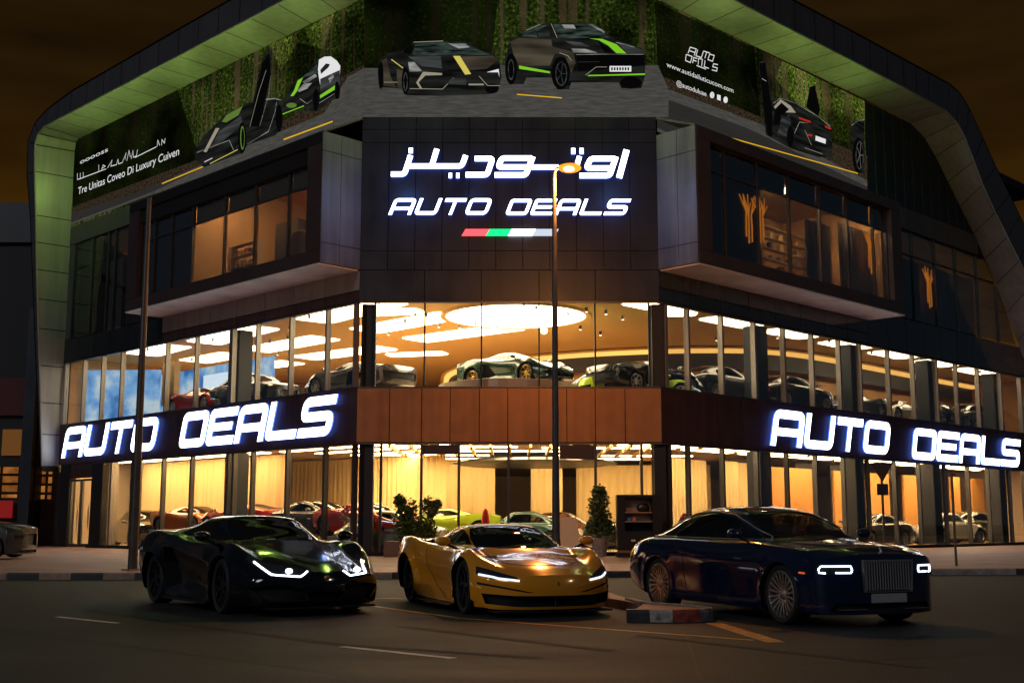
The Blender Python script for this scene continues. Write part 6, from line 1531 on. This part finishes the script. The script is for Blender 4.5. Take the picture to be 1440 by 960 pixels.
show('coupe', *RW(21.4, -3.4), 45, zg, P_wh, 'white coupe behind the glass right of the give-way sign', G1)
show('classic', *RW(26.0, -2.0), 30, zg, P_wh, 'white rounded vintage car behind the far right glass', G1, 1.1, 'vintage_car')
show('suv', *RW(30.3, -2.6), 45, zg, P_go, 'dark olive car behind the last right pane', G1)
zf = 5.92
for k, (fr, a, b, o0, o1, h, lb) in enumerate((('L', 11.0, 16.2, -3.1, -.5, .78, 'low cream display plinth under the orange supercar'), ('L', 7.2, 10.95, -3.3, -.7, .78, 'low cream display plinth under the red wedge supercar'), ('L', 2.9, 7.15, -3.8, -1.0, .60, 'low cream display plinth under the dark grey coupe'), ('L', .3, 2.85, -3.4, -.6, .78, 'low cream display plinth under the scarlet sports car'))):
    g = MB(); fbox(g, fr, a+.06, b-.06, o0, o1, .172, h, mat('plinth_cream', (.5, .42, .32), .4)); o = g.build('display_plinth', None, bevel=.03); tag(o, lb, 'plinth', 'display plinths in the left wing')
g = MB(); g.box((-5.2, 44.8, .172), (-.3, 47.1, .60), MATS['plinth_cream']); o = g.build('display_plinth', None, bevel=.03); tag(o, 'low cream display plinth under the lime yellow sports car', 'plinth')
show('gold', .15, 45.0, -42, 6.32, paint('bottle', (.012, .05, .03), .2), 'dark green supercar with gold wheels on a turntable under the round light', G2, 1.0)
show('mid', 4.5, 47.5, 160, 6.2, P_bl, 'blue sports car behind the first floor corner glass', G2)
show('mid', 4.9, 45.6, 10, 5.72, P_li, 'lime green sports car by the right corner post upstairs', G2)
show('wedge', *LW(3.0, -2.3), 140, 6.05, P_si, 'grey supercar with open interior above the left DEALS letters', G2)
show('suv', *LW(9.8, -2.2), -45, zf-.1, P_bk, 'black car upstairs beside the dark column', G2)
show('mid', *LW(13.6, -2.1), -45, zf+.05, P_rd, 'red sports car upstairs beside the blue video wall', G2)
show('wedge', *RW(2.4, -2.5), 35, 6.05, P_bk, 'black wedge car upstairs behind the first right wing panes', G2)
show('coupe', *RW(7.0, -2.4), 45, 6.0, P_gr, 'graphite coupe upstairs behind the first dark column of the right wing', G2)
show('coupe', *RW(11.8, -2.2), 45, 6.0, P_bk, 'black coupe upstairs above the right AUTO letters', G2)
show('mid', *RW(16.9, -2.2), 225, 6.0, P_si, 'silver sports car upstairs above the gap between the right words', G2)
show('mid', *RW(21.5, -2.4), 225, 6.0, P_wh, 'white sports car upstairs above the letters DE', G2)
show('wedge', *RW(25.8, -2.2), 45, 6.0, P_si, 'silver wedge car upstairs above the letters AL', G2)
show('suv', *RW(30.3, -2.4), 45, 5.9, P_gr, 'graphite car upstairs at the right edge', G2)
g = MB(); g.lathe([(.001, 5.9), (2.6, 5.9), (2.6, 6.3), (2.5, 6.32), (.001, 6.32)], M_floor, 48, 'z', (-.15, 44.75, 0)); small('turntable', 'round raised turntable under the green supercar', 'turntable', g)
pk = show('suv', -17.6, 38.6, 0, 0.0, paint('greybronze', (.07, .065, .06), .4), 'dark grey parked car cut by the left edge of the photo', 'cars at the kerbside', .98, 'parked_car'); pk.location.z = .13; pk['group'] = 'cars at the kerbside'
def vscreen():
    m = bpy.data.materials.new('video_wall'); m.use_nodes = True; n = m.node_tree; n.nodes.clear(); N = n.nodes.new; L = n.links.new
    o = N('ShaderNodeOutputMaterial'); e = N('ShaderNodeEmission'); t = N('ShaderNodeTexCoord'); f = N('ShaderNodeTexNoise'); f.inputs['Scale'].default_value = .8; f.inputs['Detail'].default_value = 5
    r = N('ShaderNodeValToRGB'); r.color_ramp.elements[0].position = .34; r.color_ramp.elements[0].color = (.05, .22, .6, 1); r.color_ramp.elements[1].position = .62; r.color_ramp.elements[1].color = (.75, .9, 1, 1); k = r.color_ramp.elements.new(.5); k.color = (.28, .58, 1, 1)
    L(t.outputs['Object'], f.inputs['Vector']); L(f.outputs['Fac'], r.inputs[0]); L(r.outputs[0], e.inputs[0]); e.inputs[1].default_value = 1.1; L(e.outputs[0], o.inputs[0]); return m
M_video = vscreen()
# video wall and furniture upstairs, left wing
V = MB(); fbox(V, 'L', 11.5, 23.0, -4.2, -4.05, 6.2, 8.6, M_video); 
v = V.build('video_wall'); tag(v, 'large blue video wall glowing behind the left first floor glass', 'screen')
V = MB(); fbox(V, 'L', 14.5, 17.2, -4.04, -4.0, 7.2, 8.2, emis('video_cloud', (.75, .88, 1.0), 1.6)); fbox(V, 'L', 18.4, 19.4, -4.04, -4.0, 6.4, 7.4, MATS['video_cloud']); V.build('bright_patch', v)
V = MB(); a, b = Vector((*LW(22.9, -.9), 0)), Vector((*LW(20.2, -3.4), 0)); d = (b-a).normalized(); n = Vector((-d.y, d.x, 0))*.06
V.hexa([a+Vector((0, 0, 6.1)), b+Vector((0, 0, 6.1)), b+n+Vector((0, 0, 6.1)), a+n+Vector((0, 0, 6.1)), a+Vector((0, 0, 8.7)), b+Vector((0, 0, 8.7)), b+n+Vector((0, 0, 8.7)), a+n+Vector((0, 0, 8.7))], M_video); small('video_screen', 'blue video screen at the far left end of the first floor', 'screen', V)
V = MB(); fbox(V, 'L', 16.2, 17.3, -2.2, -1.9, 6.6, 8.6, mat('ochre_panel', (.35, .25, .12), .6)); small('room_divider', 'cream and ochre display panel beside the blue video wall', 'panel', V)
# red bouquets, chair, banner
def bouquet(x, y, z, label, s=1.):
    r = random.Random(int(x*10)); t = empty('flower_arrangement', (x, y, z)); tag(t, label, 'flowers'); g = MB()
    for i in range(26): a = r.uniform(0, 6.28); rr = r.uniform(0, .22)*s; g.ball((rr*math.cos(a), rr*math.sin(a), (1.25+r.uniform(-.12, .15))*s), .05*s, mat('petal_red', (.55, .01, .015), .5), 7, 5)
    g.build('bloom', t, smooth=True); g = MB()
    for i in range(300):
        a = r.uniform(0, 6.28); rr = r.uniform(0, .3)*s; h = r.uniform(.35, 1.15)*s; c = Vector((rr*math.cos(a), rr*math.sin(a), h)); d = Vector((r.gauss(0, 1), r.gauss(0, 1), r.gauss(0, 1))).normalized()*.06; e = d.cross(Vector((0, 0, 1)))*.5; g.add([c-d, c+e, c+d, c-e], [(0, 1, 2, 3)], M_leaf3 if i % 3 else M_leaf2)
    g.build('foliage', t, recalc=False); g = MB(); g.lathe([(.001, 0), (.12*s, 0), (.16*s, .35*s), (.001, .35*s)], M_oak, 16); g.build('vase', t, smooth=True)
bouquet(-5.9, 43.6, .17, 'red flowers over pale leaves behind the left corner glass', 1.2)
bouquet(6.3, 44.3, .17, 'red flowers behind the glass right of the display cabinet', 1.0)
g = MB(); g.tube([(-.95, 43.6, 0.17), (-.95, 43.6, .9)], .02, M_blk, 6); g.ball((-.95, 43.6, 1.35), (.14, .12, .42), mat('red_cloth', (.6, .02, .01), .6), 12, 8); small('red_figure_stand', 'bright red draped stand behind the entrance glass', 'stand', g, smooth=True)
def chair(x, y, rz, label):
    t = empty('lounge_chair', (x, y, .17), R(rz)); tag(t, label, 'chair'); m = mat('chair_red', (.45, .02, .02), .5)
    g = MB(); g.box((-.3, -.3, .3), (.3, .3, .45), m); g.build('seat', t, bevel=.04); g = MB(); g.hexa([(-.3, .25, .42), (.3, .25, .42), (.3, .34, .42), (-.3, .34, .42), (-.28, .36, 1.0), (.28, .36, 1.0), (.28, .44, 1.0), (-.28, .44, 1.0)], m); g.build('backrest', t, bevel=.03)
    for sx in (-.25, .25):
        for sy in (-.25, .25): g = MB(); g.tube([(sx, sy, 0), (sx, sy, .31)], .018, M_alloy, 6); g.build('leg', t)
chair(6.9, 45.3, 30, 'red lounge chair in the right corner bay by the flowers'); chair(7.8, 46.6, 60, 'red lounge chair further from the corner post')
# glowing orange shapes modelling tree reflections in the upper right glass
M_twig = emis('reflection_orange', (1, .26, .012), 1.2)
def tree_reflection(fr, px, py0, py1, o, label, seed):
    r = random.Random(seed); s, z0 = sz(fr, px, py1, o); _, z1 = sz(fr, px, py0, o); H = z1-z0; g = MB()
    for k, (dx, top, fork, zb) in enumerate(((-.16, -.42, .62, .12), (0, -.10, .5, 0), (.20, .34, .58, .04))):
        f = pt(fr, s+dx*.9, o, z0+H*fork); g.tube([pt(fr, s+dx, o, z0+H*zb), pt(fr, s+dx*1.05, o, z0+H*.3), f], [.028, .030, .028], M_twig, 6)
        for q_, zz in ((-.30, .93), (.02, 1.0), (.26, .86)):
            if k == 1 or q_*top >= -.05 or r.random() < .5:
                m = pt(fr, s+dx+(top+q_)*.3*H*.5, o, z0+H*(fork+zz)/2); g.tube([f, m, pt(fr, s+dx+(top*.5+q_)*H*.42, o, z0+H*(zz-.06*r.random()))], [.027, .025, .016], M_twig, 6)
    ob = g.build('reflected_tree', None, smooth=True); tag(ob, label, 'light'); return ob
tree_reflection('R', 1054, 272, 342, BO-.33, 'tall forked orange glowing shape of a tree reflection left of its twin at the bay corner', 1); tree_reflection('R', 1070, 275, 342, BO-.33, 'slim orange glowing shape of a tree reflection right of the tall forked one', 2)
tree_reflection('R', 1226, 322, 385, BO-.33, 'orange glowing shape of a tree reflection at the right end of the projecting bay', 3)
tree_reflection('R', 1308, 376, 433, -.1, 'orange glowing shape of a tree reflection in the set back glazing under the frame', 4)
# things inside the upper rooms
def shelf(fr, s0, s1, o, z0, z1, n, label):
    t = empty('shelf_unit', pt(fr, (s0+s1)/2, o, z0)); tag(t, label, 'shelves'); T0 = t.location
    for k in range(n+1):
        g = MB(); z = z0+(z1-z0)*k/n; fbox(g, fr, s0, s1, o, o+.3, z-.03, z, M_bei); g.v = [tuple(Vector(v)-T0) for v in g.v]; g.build('shelf', t)
    for s in (s0, s1): g = MB(); fbox(g, fr, s-.03, s+.03, o, o+.32, z0, z1, M_bei); g.v = [tuple(Vector(v)-T0) for v in g.v]; g.build('side_panel', t)
    r = random.Random(int(s0*7)); 
    for k in range(n):
        for j in range(5):
            a = s0+.1+(s1-s0-.3)*j/5+r.random()*.1; z = z0+(z1-z0)*k/n; g = MB(); fbox(g, fr, a, a+.14+r.random()*.1, o+.05, o+.25, z+.002, z+.15+.15*r.random(), (M_cream, M_oak, M_dkin, M_alul)[r.randrange(4)]); ob = g.build('folder'); tag(ob, None, 'folder', 'folders on '+('left' if fr == 'L' else 'right')+' upstairs shelves'); ob['label'] = 'folder standing on the '+('left' if fr == 'L' else 'right')+' upstairs shelves'
shelf('L', 7.0, 9.0, -.5, 10.65, 12.5, 4, 'lit shelves in the left projecting bay room'); shelf('R', 7.6, 11.2, -.9, 10.65, 13.3, 6, 'warm lit shelves in the right projecting bay room')
g = MB(); fbox(g, 'L', 5.0, 6.5, -1.3, -.7, 10.62, 13.1, M_dkin); small('cabinet', 'tall dark cabinet in the left projecting bay room', 'cabinet', g)
c = pt('L', 2.7, .1, 10.62); g = MB(); g.lathe([(.001, 0), (1.0, 0), (1.0, 1.15), (.93, 1.25), (.8, 1.2), (.001, 1.2)], mat('reception_tan', (.45, .26, .12), .5), 32, 'z', c); small('reception_desk', 'curved tan reception desk in the left projecting bay', 'desk', g, smooth=True)
